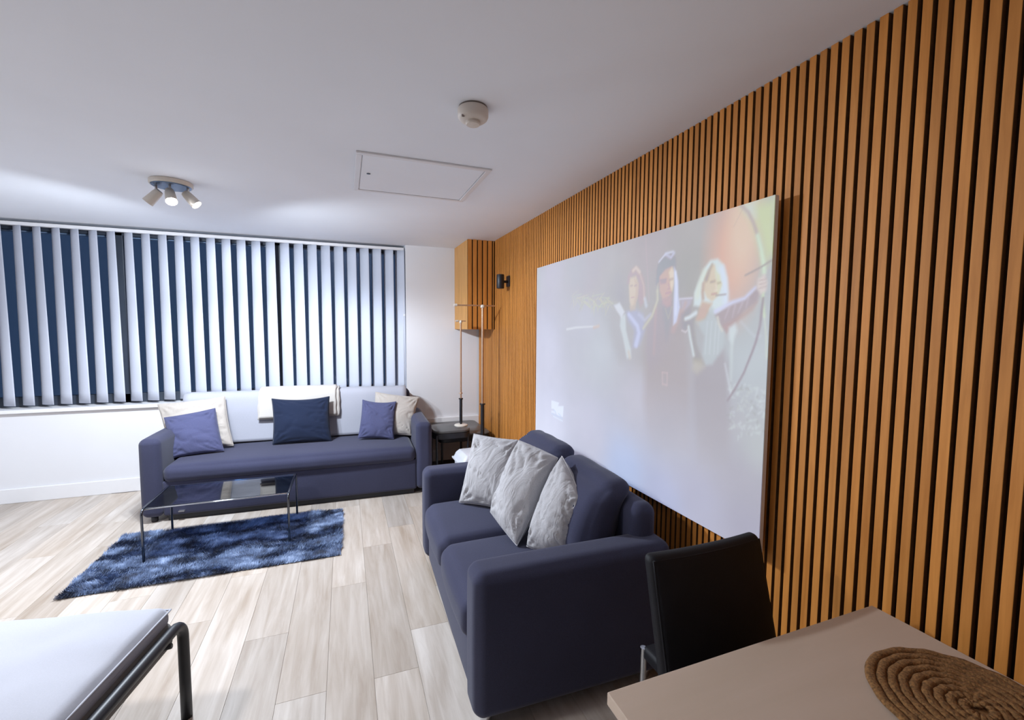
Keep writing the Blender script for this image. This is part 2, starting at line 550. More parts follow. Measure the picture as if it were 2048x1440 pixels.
# the second ceiling light of the room, left of the picture
rear = thing('ceiling_downlight', 'round white ceiling light nearer the viewer, out beyond the footstool', 'light', (-1.6, 1.62, H))
smooth_angle(MB().lathe([(0.10, 0.0), (0.15, -0.004), (0.15, -0.03), (0.13, -0.04)], n=40).build('housing', IVORY, rear))
MB().lathe([(0.128, -0.034), (0.12, -0.046), (0.0, -0.05)], n=40).build('diffuser', emit('warm_diffuser', (1.0, 0.87, 0.7), 4.0), rear, True)
ld = bpy.data.lights.new('downlight_beam', 'AREA'); ld.shape = 'DISK'; ld.size = 0.24; ld.energy = REAR_W; ld.color = REAR_COL
lo = bpy.data.objects.new('downlight_beam', ld); COL.objects.link(lo); lo.parent = rear; lo.location = (0, 0, -0.055)

# ------------------------------------------------------------------ vertical blind
blind = thing('vertical_blind', 'white vertical blind with slanted fabric blades across the window', 'blind', ((WIN_X0 + WIN_X1) / 2, YB + 0.055, H - 0.02))
bz = blind.location
rail = MB().cbox(WIN_X0 + 0.01 - bz.x, WIN_X1 - 0.012 - bz.x, -0.022, 0.022, -0.034, -0.004, 0.003).build('head_rail', TRIM, blind)
BW, NB, NZ = 0.120, 10, 16
def blade_mesh():
    V, F = [], []
    zt, zb = 2.345, 0.825
    for side in (0, 1):
        for k in range(NZ + 1):
            f = k / NZ
            z = zt + (zb - zt) * f
            th = math.radians(-41 + 13 * f)
            for i in range(NB + 1):
                q = (i / NB - 0.5)
                a = q * BW
                c = 0.010 * (1 - (2 * q) ** 2) + (0.0012 if side else 0)
                x = a * math.cos(th) + c * math.sin(th)
                y = a * math.sin(th) - c * math.cos(th)
                V.append((x, y, z - bz.z))
    n = (NB + 1) * (NZ + 1)
    for k in range(NZ):
        for i in range(NB):
            a = k * (NB + 1) + i; b = a + NB + 1
            F.append((a, a + 1, b + 1, b)); F.append((n + a, n + b, n + b + 1, n + a + 1))
    rim = [i for i in range(NB + 1)] + [k * (NB + 1) + NB for k in range(1, NZ + 1)] + [NZ * (NB + 1) + i for i in range(NB - 1, -1, -1)] + [k * (NB + 1) for k in range(NZ - 1, 0, -1)]
    for a, b in zip(rim, rim[1:] + rim[:1]): F.append((a, n + a, n + b, b))
    return V, F
bv, bf = blade_mesh()
hem = None
src = hsrc = clip = None
xb = -1.928 - 0.1255 * 10
while xb < WIN_X1 - 0.04:
    xp = min(xb, WIN_X1 - 0.055)
    if xb > WIN_X0 + 0.05:
        if src is None:
            src = b = mobj('blade', bv, bf, BLADE, blind, True, (xp - bz.x, 0, 0))
            clip = MB().cbox(-0.006, 0.006, -0.006, 0.006, -0.05, -0.02, 0.001).build('hanger_clip', TRIM, b)
        else:
            b = inst('blade', src, blind, (xp - bz.x, 0, 0))
            inst('hanger_clip', clip, b)
    xb += 0.1255
# stacked end blade and the control chain beside the reveal
ch = MB()
for s in (-0.004, 0.006):
    ch.tube([(WIN_X1 - 0.018 - bz.x + s, -0.03, z) for z in np.linspace(-0.03, -1.50, 12)], 0.0016, 6)
c_o = ch.build('control_chain', NICKEL, blind, True)
MB().cbox(WIN_X1 - 0.024 - bz.x, WIN_X1 - 0.006 - bz.x, -0.036, -0.024, -0.74, -0.72, 0.002).build('chain_connector', TRIM, c_o)

# ------------------------------------------------------------------ sofas
def make_sofa(root, L, D, aw, az, seat_z, seat_b, base_z, nseat, back_t, back_z, back_cushions=False, foot=CHROME):
    """local x along the front, y towards the back, z up"""
    def arm_warp(o, n): return o
    for x0 in (0, L - aw):
        a = soft_box('arm', x0, x0 + aw, 0.0, D, base_z, az, 0.045, NAVY, root, 5, 8, (0.006, 0.004, 0.006))
    soft_box('base', aw - 0.005, L - aw + 0.005, 0.02, D - 0.01, base_z, seat_b + 0.02, 0.02, NAVY, root, 3, 8, (0, 0.006, 0))
    wseat = (L - 2 * aw) / nseat
    for i in range(nseat):
        x0 = aw + wseat * i
        soft_box('seat_cushion', x0 + 0.002, x0 + wseat - 0.002, 0.0, back_t + 0.08, seat_b, seat_z, 0.055, NAVY, root, 5, 12, (0.0, 0.018, 0.022))
    lean = 0.10
    def back_warp(o, n): return Vector((o.x, o.y + lean * (o.z) / 0.5, o.z))
    soft_box('backrest', aw - 0.02 if not back_cushions else aw * 0.5, L - aw + 0.02 if not back_cushions else L - aw * 0.5, back_t + (0.05 if not back_cushions else 0.10), D - 0.02, seat_b, back_z if not back_cushions else back_z - 0.06, 0.05, NAVY, root, 5, 8, (0, 0.01, 0.008), back_warp if not back_cushions else None)
    if back_cushions:
        for i in range(nseat):
            x0 = aw + wseat * i
            def bw(o, n, i=i):
                s = 0.5 + 0.5 * n[2]
                o = Vector((o.x * (1 - 0.03 * s), o.y + 0.16 * (s - 0.5) - 0.035 * math.sin(s * 2.6), o.z))
                d = noise.noise(Vector((o.x * 7 + i * 5, o.y * 5, o.z * 6)))
                o.y += 0.008 * d
                o.z += 0.006 * d * s
                return o
            soft_box('back_cushion', x0 + 0.004, x0 + wseat - 0.004, back_t - 0.06, back_t + 0.12, seat_z - 0.01, back_z + (0.03 if i == 0 else 0.01), 0.075, NAVY, root, 6, 16, (0.0, 0.03, 0.012), bw)
    for x0 in (0.07, L - 0.07):
        for y0 in (0.06, D - 0.08):
            MB().lathe([(0.020, 0.0), (0.022, 0.004), (0.024, base_z + 0.004)], (x0, y0, 0), n=18).build('foot', foot, root, True)

S1 = thing('sofa', 'long navy fabric sofa under the window blind', 'sofa', (-1.478, 4.0455, 0), -0.0316)
make_sofa(S1, 2.205, 0.84, 0.142, 0.655, 0.437, 0.30, 0.045, 1, 0.60, 0.875, False, BLACKM)
MB().cbox(0.16, 2.045, 0.05, 0.06, 0.0, 0.06, 0.002).build('plinth', BLACKM, S1)
# the little light care label stitched low on the front
MB().cbox(0.245, 0.285, -0.004, 0.021, 0.075, 0.084, 0.0008).build('care_tag', NICKEL, S1)

S2 = thing('sofa', 'navy two-seat sofa with loose back cushions against the slatted wall', 'sofa', (0.452, 2.862, 0), math.radians(-91.4))
make_sofa(S2, 1.395, 0.86, 0.155, 0.618, 0.425, 0.25, 0.055, 2, 0.62, 0.815, True, CHROME)


def s1(s, t, z):
    c, si = math.cos(-0.0316), math.sin(-0.0316)
    return Vector((-1.478 + s * c - t * si, 4.0455 + s * si + t * c, z))


def drape(name, prof, s0, s1_, thick, mat, label, cat, parent=None, wav=0.004, ns=40, seed=0.0, ends=0.0):
    """cloth of real thickness hung over a sofa back; prof is [(t, z)] in the long sofa's frame"""
    P = [Vector((0, t, z)) for t, z in prof]
    # resample
    Q = []
    for a, b in zip(P, P[1:]):
        for k in range(5): Q.append(a.lerp(b, k / 5))
    Q.append(P[-1])
    for _ in range(2):
        Q = [Q[0]] + [(Q[i - 1] + Q[i] * 2 + Q[i + 1]) / 4 for i in range(1, len(Q) - 1)] + [Q[-1]]
    m = len(Q)
    V = []
    for lay in (0, 1):
        for i in range(ns + 1):
            s = s0 + (s1_ - s0) * i / ns
            for k in range(m):
                d = (Q[min(k + 1, m - 1)] - Q[max(k - 1, 0)]).normalized()
                nrm = Vector((0, -d.z, d.y))
                wv = wav * noise.noise(Vector((s * 3 + seed, Q[k].z * 3, seed)))
                e = ends * noise.noise(Vector((k * 0.3, seed, i * 0.01)))
                p = Q[k] + nrm * (thick * lay + wv)
                V.append(s1(s + e * (1 if i in (0, ns) else 0), p.y, p.z))
    n = (ns + 1) * m
    F = []
    for i in range(ns):
        for k in range(m - 1):
            a = i * m + k; b = a + m
            F.append((a, b, b + 1, a + 1)); F.append((n + a, n + a + 1, n + b + 1, n + b))
    rim = [k for k in range(m)] + [i * m + m - 1 for i in range(1, ns + 1)] + [ns * m + k for k in range(m - 2, -1, -1)] + [i * m for i in range(ns - 1, 0, -1)]
    for a, b in zip(rim, rim[1:] + rim[:1]): F.append((a, b, n + b, n + a))
    base = s1((s0 + s1_) / 2, prof[len(prof) // 2][0], prof[len(prof) // 2][1])
    o = mobj(name, [v - base for v in V], F, mat, parent, True, base)
    if not parent: tag(o, label, cat)
    return o

drape('sofa_cover', [(0.572, 0.462), (0.60, 0.60), (0.625, 0.75), (0.652, 0.862), (0.685, 0.897), (0.76, 0.902), (0.815, 0.885), (0.835, 0.80), (0.832, 0.62)], 0.10, 2.04, 0.009, COVER,
      'pale grey cover spread over the back of the long sofa', 'sofa cover', wav=0.006)
bl = drape('folded_blanket', [(0.577, 0.655), (0.600, 0.76), (0.632, 0.868), (0.678, 0.914), (0.76, 0.918), (0.83, 0.896), (0.852, 0.80), (0.85, 0.66)], 0.695, 1.395, 0.012, CREAM,
           'cream folded blanket hung over the middle of the long sofa back', 'blanket', wav=0.003, seed=3.0, ends=0.012)
drape('folded_layer', [(0.560, 0.672), (0.584, 0.766), (0.618, 0.874), (0.672, 0.930), (0.76, 0.934), (0.842, 0.905), (0.868, 0.81), (0.868, 0.70)], 0.705, 1.368, 0.010, CREAM, None, None, wav=0.003, seed=5.0, ends=0.012)
fl = bpy.data.objects['folded_layer']
fl.parent = bl
fl.location = fl.location - bl.location


# ------------------------------------------------------------------ scatter cushions
def pillow(label, mat, TL, TR, BR, BL, T, group, pinch=0.055, wr_=0.010, seed=0.0, sag=0.0, seam=None, flat_bottom=None):
    TL, TR, BR, BL = map(Vector, (TL, TR, BR, BL))
    nrm = (TR - BL).cross(TL - BR).normalized()
    NU = 36
    def P(u, v, side):
        uu = u * (1 - pinch * (1 - v * v)); vv = v * (1 - pinch * (1 - u * u))
        a, b = (uu + 1) / 2, (1 - vv) / 2
        p = TL * (1 - a) * (1 - b) + TR * a * (1 - b) + BR * a * b + BL * (1 - a) * b
        e = max(0.0, (1 - u * u) * (1 - v * v))
        hgt = T / 2 * (e ** 0.42)
        # fullness drops towards the base
        hgt *= 1 + 0.16 * (-v) * (1 - abs(v))
        # creases running out of the corners and along the edge seam
        cr = 0.0
        for cu, cv in ((-1, -1), (1, -1), (1, 1), (-1, 1)):
            du, dv = u - cu, v - cv
            r = math.hypot(du, dv)
            ang = math.atan2(dv, du)
            cr += math.sin(ang * 14 + seed * 3 + cu) * math.exp(-((r - 0.34) / 0.22) ** 2) * 0.9
        n1 = noise.noise(Vector((u * 1.3 + seed, v * 1.5 - seed, side * 3.1)))
        # long soft folds slanting across the cover
        w1 = noise.noise(Vector((u * 1.1 + v * 2.6 + seed * 2, (v - u) * 0.7 + seed, side * 1.7)))
        rid = max(0.0, 1 - abs(w1) * 6) ** 2
        edge = min(1.0, e * 5)
        d = hgt + wr_ * edge * (0.85 * cr + 1.0 * n1 - 1.5 * rid * (0.4 + 0.6 * min(1, abs(u) + 0.2)))
        return p + nrm * (d * side) + Vector((0, 0, -sag * (1 - u * u) * (v + 1) / 2))
    idx, V, F = {}, [], []
    def sp(i):
        t = -1 + 2 * i / NU
        return math.sin(t * math.pi / 2) * 0.55 + t * 0.45
    def vid(i, j, side):
        bd = i in (0, NU) or j in (0, NU)
        k = (i, j, 0 if bd else side)
        if k not in idx:
            idx[k] = len(V)
            V.append(P(sp(i), sp(j), side) if not bd else (P(sp(i), sp(j), 1) + P(sp(i), sp(j), -1)) / 2)
        return idx[k]
    for side in (1, -1):
        for i in range(NU):
            for j in range(NU):
                q = [vid(i, j, side), vid(i + 1, j, side), vid(i + 1, j + 1, side), vid(i, j + 1, side)]
                F.append(tuple(q if side > 0 else q[::-1]))
    low = min(v.z for v in V)
    base = (BL + BR) / 2; base.z = low
    o = mobj('cushion', [v - base for v in V], F, mat, None, True, base)
    tag(o, label, 'cushion', group)
    loop = [V[vid(i, 0, 1)] for i in range(NU)] + [V[vid(NU, j, 1)] for j in range(NU)] + [V[vid(i, NU, 1)] for i in range(NU, 0, -1)] + [V[vid(0, j, 1)] for j in range(NU, 0, -1)]
    MB().tube([p - base for p in loop], 0.0028, 6, closed=True).build('edge_seam', mat, o, True)
    return o

G1 = 'scatter cushions on the long sofa'
pillow('beige cushion at the coffee table end of the long sofa', BEIGE, s1(-0.075, 0.60, 0.835), s1(0.435, 0.60, 0.885), s1(0.535, 0.40, 0.475), s1(0.06, 0.40, 0.47), 0.15, G1, seed=1.3, pinch=0.045)
pillow('slate blue cushion at the coffee table end of the long sofa', PURPLE, s1(0.03, 0.43, 0.745), s1(0.395, 0.45, 0.803), s1(0.495, 0.27, 0.467), s1(0.125, 0.24, 0.445), 0.13, G1, seed=2.1, pinch=0.04)
pillow('dark ink navy cushion in the middle of the long sofa', INK, s1(0.822, 0.53, 0.855), s1(1.313, 0.53, 0.855), s1(1.330, 0.37, 0.462), s1(0.845, 0.37, 0.466), 0.15, G1, seed=3.7, pinch=0.05, sag=0.014)
pillow('small slate blue cushion at the lamp end of the long sofa', PURPLE, s1(1.612, 0.50, 0.812), s1(1.925, 0.47, 0.785), s1(1.885, 0.30, 0.455), s1(1.565, 0.34, 0.475), 0.12, G1, seed=4.4, pinch=0.05, sag=0.012)
pillow('beige cushion tilted against the sofa arm at the lamp end of the long sofa', BEIGE, s1(1.735, 0.585, 0.872), s1(2.16, 0.56, 0.806), s1(2.055, 0.37, 0.462), s1(1.68, 0.42, 0.48), 0.13, G1, seed=5.9, pinch=0.05)

G2 = 'grey linen cushions on the two-seat sofa'
pillow('grey linen cushion farthest from the dining chair, leaning by the far sofa arm', GREYP, (0.745, 2.645, 0.850), (0.985, 2.50, 0.825), (0.90, 2.32, 0.455), (0.632, 2.575, 0.452), 0.15, G2, seed=6.2, pinch=0.035, wr_=0.011)
pillow('grey linen cushion in the middle of the three on the two-seat sofa', GREYP, (0.885, 2.235, 0.895), (1.045, 2.075, 0.825), (0.765, 1.945, 0.455), (0.722, 2.235, 0.515), 0.19, G2, seed=7.5, pinch=-0.015, wr_=0.013)
pillow('grey linen cushion nearest the dining chair on the two-seat sofa', GREYP, (1.03, 2.00, 0.858), (1.00, 1.74, 0.735), (0.965, 1.72, 0.46), (0.80, 1.905, 0.465), 0.21, G2, seed=8.8, pinch=-0.03, wr_=0.011)

# ------------------------------------------------------------------ shaggy rug
rug = thing('shag_rug', 'dark blue shaggy rug under the glass coffee table', 'rug', (-0.785, 3.462, 0), -0.012)
RW, RD = 1.475, 0.80
MB().cbox(-RW / 2 + 0.01, RW / 2 - 0.01, -RD / 2 + 0.01, RD / 2 - 0.01, 0.0, 0.008, 0.002).build('rug_backing', plain('rug_backing', (0.02, 0.03, 0.06), 0.95), rug)
m, nt, b, tc = principled('shag_pile')
at = nt.nodes.new('ShaderNodeAttribute'); at.attribute_name = 'pile'
n1 = N(nt, 'ShaderNodeTexNoise', Scale=90.0, Detail=2.0)
nt.links.new(tc.outputs['Object'], n1.inputs['Vector'])
mx = N(nt, 'ShaderNodeMix', data_type='FLOAT'); mx.inputs[0].default_value = 0.22
nt.links.new(at.outputs['Fac'], mx.inputs[2]); nt.links.new(n1.outputs['Fac'], mx.inputs[3])
rr = ramp(nt, [(0.22, (0.012, 0.022, 0.055)), (0.42, (0.06, 0.10, 0.21)), (0.62, (0.18, 0.26, 0.44)), (0.84, (0.46, 0.57, 0.80))])
nt.links.new(mx.outputs[0], rr.inputs[0]); nt.links.new(rr.outputs[0], b.inputs['Base Color'])
b.inputs['Roughness'].default_value = 0.6; b.inputs['Sheen Weight'].default_value = 0.3
PILE = m
rng = np.random.default_rng(3)
NBL = 100000
px = rng.uniform(-RW / 2, RW / 2, NBL); py = rng.uniform(-RD / 2, RD / 2, NBL)
def fbm(x, y, s, seed):
    out = np.empty(len(x))
    for i in range(len(x)):
        out[i] = noise.noise((x[i] * s + seed, y[i] * s * 1.7 - seed, seed))
    return out
gx, gy = 150, 100
GX, GY = np.meshgrid(np.linspace(-RW / 2, RW / 2, gx), np.linspace(-RD / 2, RD / 2, gy), indexing='ij')
def field(s, seed):
    g = fbm(GX.ravel(), GY.ravel(), s, seed).reshape(gx, gy)
    fx = (px + RW / 2) / RW * (gx - 1); fy = (py + RD / 2) / RD * (gy - 1)
    i = np.clip(fx.astype(int), 0, gx - 2); j = np.clip(fy.astype(int), 0, gy - 2)
    a, c = fx - i, fy - j
    return g[i, j] * (1 - a) * (1 - c) + g[i + 1, j] * a * (1 - c) + g[i, j + 1] * (1 - a) * c + g[i + 1, j + 1] * a * c
tone = 0.5 + 0.34 * field(6.0, 4.0) + 0.40 * field(14.0, 9.0) + 0.34 * field(30.0, 1.0)  # paler patches: sheen of the leaning pile, put into the blade colour
tone = np.clip(tone + rng.normal(0, 0.06, NBL), 0, 1)
ang = field(4.0, 20.0) * 5 + rng.normal(0, 0.7, NBL)
ln = rng.uniform(0.016, 0.030, NBL); lean_ = rng.uniform(0.55, 0.98, NBL)
dx, dy = np.cos(ang) * lean_ * ln, np.sin(ang) * lean_ * ln
dz = ln * np.sqrt(1 - (lean_ * 0.9) ** 2)
wd = 0.0020
wx, wy = -np.sin(ang) * wd, np.cos(ang) * wd
V = np.empty((NBL * 3, 3))
V[0::3] = np.stack([px - wx, py - wy, np.full(NBL, 0.006)], 1)
V[1::3] = np.stack([px + wx, py + wy, np.full(NBL, 0.006)], 1)
V[2::3] = np.stack([px + dx, py + dy, 0.006 + dz], 1)
me = bpy.data.meshes.new('pile')
me.vertices.add(NBL * 3); me.vertices.foreach_set('co', V.ravel())
me.loops.add(NBL * 3); me.loops.foreach_set('vertex_index', np.arange(NBL * 3, dtype=np.int32))
me.polygons.add(NBL); me.polygons.foreach_set('loop_start', np.arange(0, NBL * 3, 3, dtype=np.int32))
me.update(calc_edges=True)
att = me.attributes.new('pile', 'FLOAT', 'POINT'); att.data.foreach_set('value', np.repeat(tone, 3).astype(np.float32))
me.materials.append(PILE)
po = bpy.data.objects.new('pile', me); COL.objects.link(po); po.parent = rug; po['kind'] = 'stuff'

# ------------------------------------------------------------------ glass coffee table
ct = thing('coffee_table', 'smoked glass coffee table on a thin dark chrome frame', 'coffee table', (-1.222, 3.363, 0.0), -0.008)
CWD, CDP, CZ = 0.832, 0.49, 0.352
for x0 in (0.0, CWD):
    rr_ = 0.035
    pts = [(x0, 0, 0.012)]
    pts += [(x0, 0, z) for z in (0.12, 0.24, CZ - rr_)]
    pts += [(x0, rr_ - rr_ * math.cos(t), CZ - rr_ + rr_ * math.sin(t)) for t in np.linspace(0.25, math.pi / 2, 6)]
    pts += [(x0, y_, CZ) for y_ in (0.15, 0.3)]
    pts += [(x0, CDP - rr_ + rr_ * math.sin(t), CZ - rr_ + rr_ * math.cos(t)) for t in np.linspace(0, math.pi / 2 - 0.25, 6)]
    pts += [(x0, CDP, z) for z in (CZ - rr_, 0.24, 0.12, 0.0)]
    MB().tube(pts, 0.0075, 10, flat=1.0).build('side_frame', DCHROME, ct, True)
for y0 in (0.03, CDP - 0.03):
    MB().tube([(0.0, y0, CZ - 0.004), (CWD / 2, y0, CZ - 0.004), (CWD, y0, CZ - 0.004)], 0.006, 8).build('rail', CHROME, ct, True)
MB().cbox(0.010, CWD - 0.010, 0.034, CDP - 0.034, CZ - 0.004, CZ + 0.004, 0.001).build('glass_top', SMOKE, ct)
for x0 in (0.03, CWD - 0.03):
    for y0 in (0.06, CDP - 0.06):
        MB().lathe([(0.014, 0), (0.014, 0.006), (0.011, 0.009)], (x0, y0, CZ - 0.014), n=16).build('glass_pad', NICKEL, ct, True)

# ------------------------------------------------------------------ projection screen and its picture
SY1, SY2, SZ1, SZ2 = 3.1408, 1.1347, 0.690, 1.970
SX = XR - 0.062
scr = thing('projection_screen', 'large white projection board showing a faint film still on the slatted wall', 'screen', (SX, (SY1 + SY2) / 2, SZ1))
SWD, SHT = SY1 - SY2, SZ2 - SZ1
MB().box(0.003, 0.019, -SWD / 2, SWD / 2, 0, SHT).build('board', TRIM, scr)
for yy in (-SWD / 2 + 0.12, SWD / 2 - 0.12):
    for zz in (0.12, SHT - 0.12):
        MB().box(0.019, 0.062, yy - 0.02, yy + 0.02, zz - 0.02, zz + 0.02).build('wall_bracket', BLACKM, scr)
NXs, NYs = 420, 270
uu = np.linspace(0, 1, NXs + 1); vv = np.linspace(0, 1, NYs + 1)
U, Vv = np.meshgrid(uu, vv, indexing='ij')
A = SWD / SHT
img = np.zeros((NXs + 1, NYs + 1, 3))
rngs = np.random.default_rng(11)
def smoothnoise(s, seed):
    g = np.empty((64, 48))
    for i in range(64):
        for j in range(48):
            g[i, j] = noise.noise((i / 64 * s * A, j / 48 * s, seed))
    fx = U * 63; fy = Vv * 47
    i = np.clip(fx.astype(int), 0, 62); j = np.clip(fy.astype(int), 0, 46)
    a, c = fx - i, fy - j
    return g[i, j] * (1 - a) * (1 - c) + g[i + 1, j] * a * (1 - c) + g[i, j + 1] * (1 - a) * c + g[i + 1, j + 1] * a * c
def ss(d, w_): return np.clip(0.5 - d / w_, 0, 1)
def blend(mask, col, k=1.0):
    global img
    m_ = (mask * k)[..., None]
    img = img * (1 - m_) + np.array(col) * m_
def ell(cu, cv, ru, rv, soft=0.25, rot=0.0):
    x = (U - cu) * A; y = Vv - cv
    c, s = math.cos(rot), math.sin(rot)
    x, y = x * c + y * s, -x * s + y * c
    return ss(np.hypot(x / (ru * A), y / rv) - 1, soft)
def seg(p, q, r0, r1=None, soft=0.006):
    r1 = r0 if r1 is None else r1
    ax, ay, bx, by = p[0] * A, p[1], q[0] * A, q[1]
    x, y = U * A, Vv
    L2 = (bx - ax) ** 2 + (by - ay) ** 2
    t = np.clip(((x - ax) * (bx - ax) + (y - ay) * (by - ay)) / L2, 0, 1)
    d = np.hypot(x - ax - t * (bx - ax), y - ay - t * (by - ay))
    return ss(d - (r0 + (r1 - r0) * t), soft)
def poly(pts, soft=0.012):
    x, y = U * A, Vv
    inside = np.zeros(U.shape, bool); dist = np.full(U.shape, 9.0)
    P_ = [(a * A, c) for a, c in pts]
    for (ax, ay), (bx, by) in zip(P_, P_[1:] + P_[:1]):
        cond = ((ay > y) != (by > y)) & (x < (bx - ax) * (y - ay) / (by - ay + 1e-12) + ax)
        inside ^= cond
        t = np.clip(((x - ax) * (bx - ax) + (y - ay) * (by - ay)) / ((bx - ax) ** 2 + (by - ay) ** 2), 0, 1)
        dist = np.minimum(dist, np.hypot(x - ax - t * (bx - ax), y - ay - t * (by - ay)))
    return ss(np.where(inside, -dist, dist), soft)
# the still as it reads on the board (display values), in board coordinates: background wash, then brush strokes.
# A generic stand-in scene: three loosely painted figures, one drawing a bow, in a misty wood.
BG = [((0.0717, 0.9735), (203, 203, 220)), ((0.0794, 0.5149), (212, 215, 236)), ((0.1286, 0.1493), (213, 217, 240)), ((0.4563, 0.5433), (200, 206, 218)), ((0.6473, 0.3609), (200, 200, 215)), ((0.409, 0.1594), (206, 208, 228)), ((0.5915, 0.0533), (192, 205, 238)), ((0.7502, 0.018), (190, 196, 226)), ((0.8571, 0.0805), (183, 184, 206)), ((0.9804, 0.064), (171, 169, 188)), ((0.9536, 0.2124), (180, 178, 192)), ((0.6704, 0.9362), (187, 182, 190)), ((0.8298, 0.9758), (187, 185, 189)), ((0.5733, 0.758), (183, 183, 187)), ((0.7758, 0.2856), (191, 193, 209)), ((0.3929, 0.8672), (193, 191, 199)), ((0.5297, 0.6558), (194, 198, 208)), ((0.8342, 0.8312), (178, 178, 180)), ((0.7921, 0.7889), (176, 176, 178)), ((0.9644, 0.553), (192, 200, 208)), ((0.9935, 0.3037), (190, 196, 200)), ((0.8898, 0.3248), (182, 181, 192)), ((1.0178, 0.1744), (176, 174, 188)), ((0.6808, 0.5602), (186, 184, 190)), ((0.3675, 0.6809), (200, 203, 218)), ((0.9499, 0.6671), (185, 190, 196))]
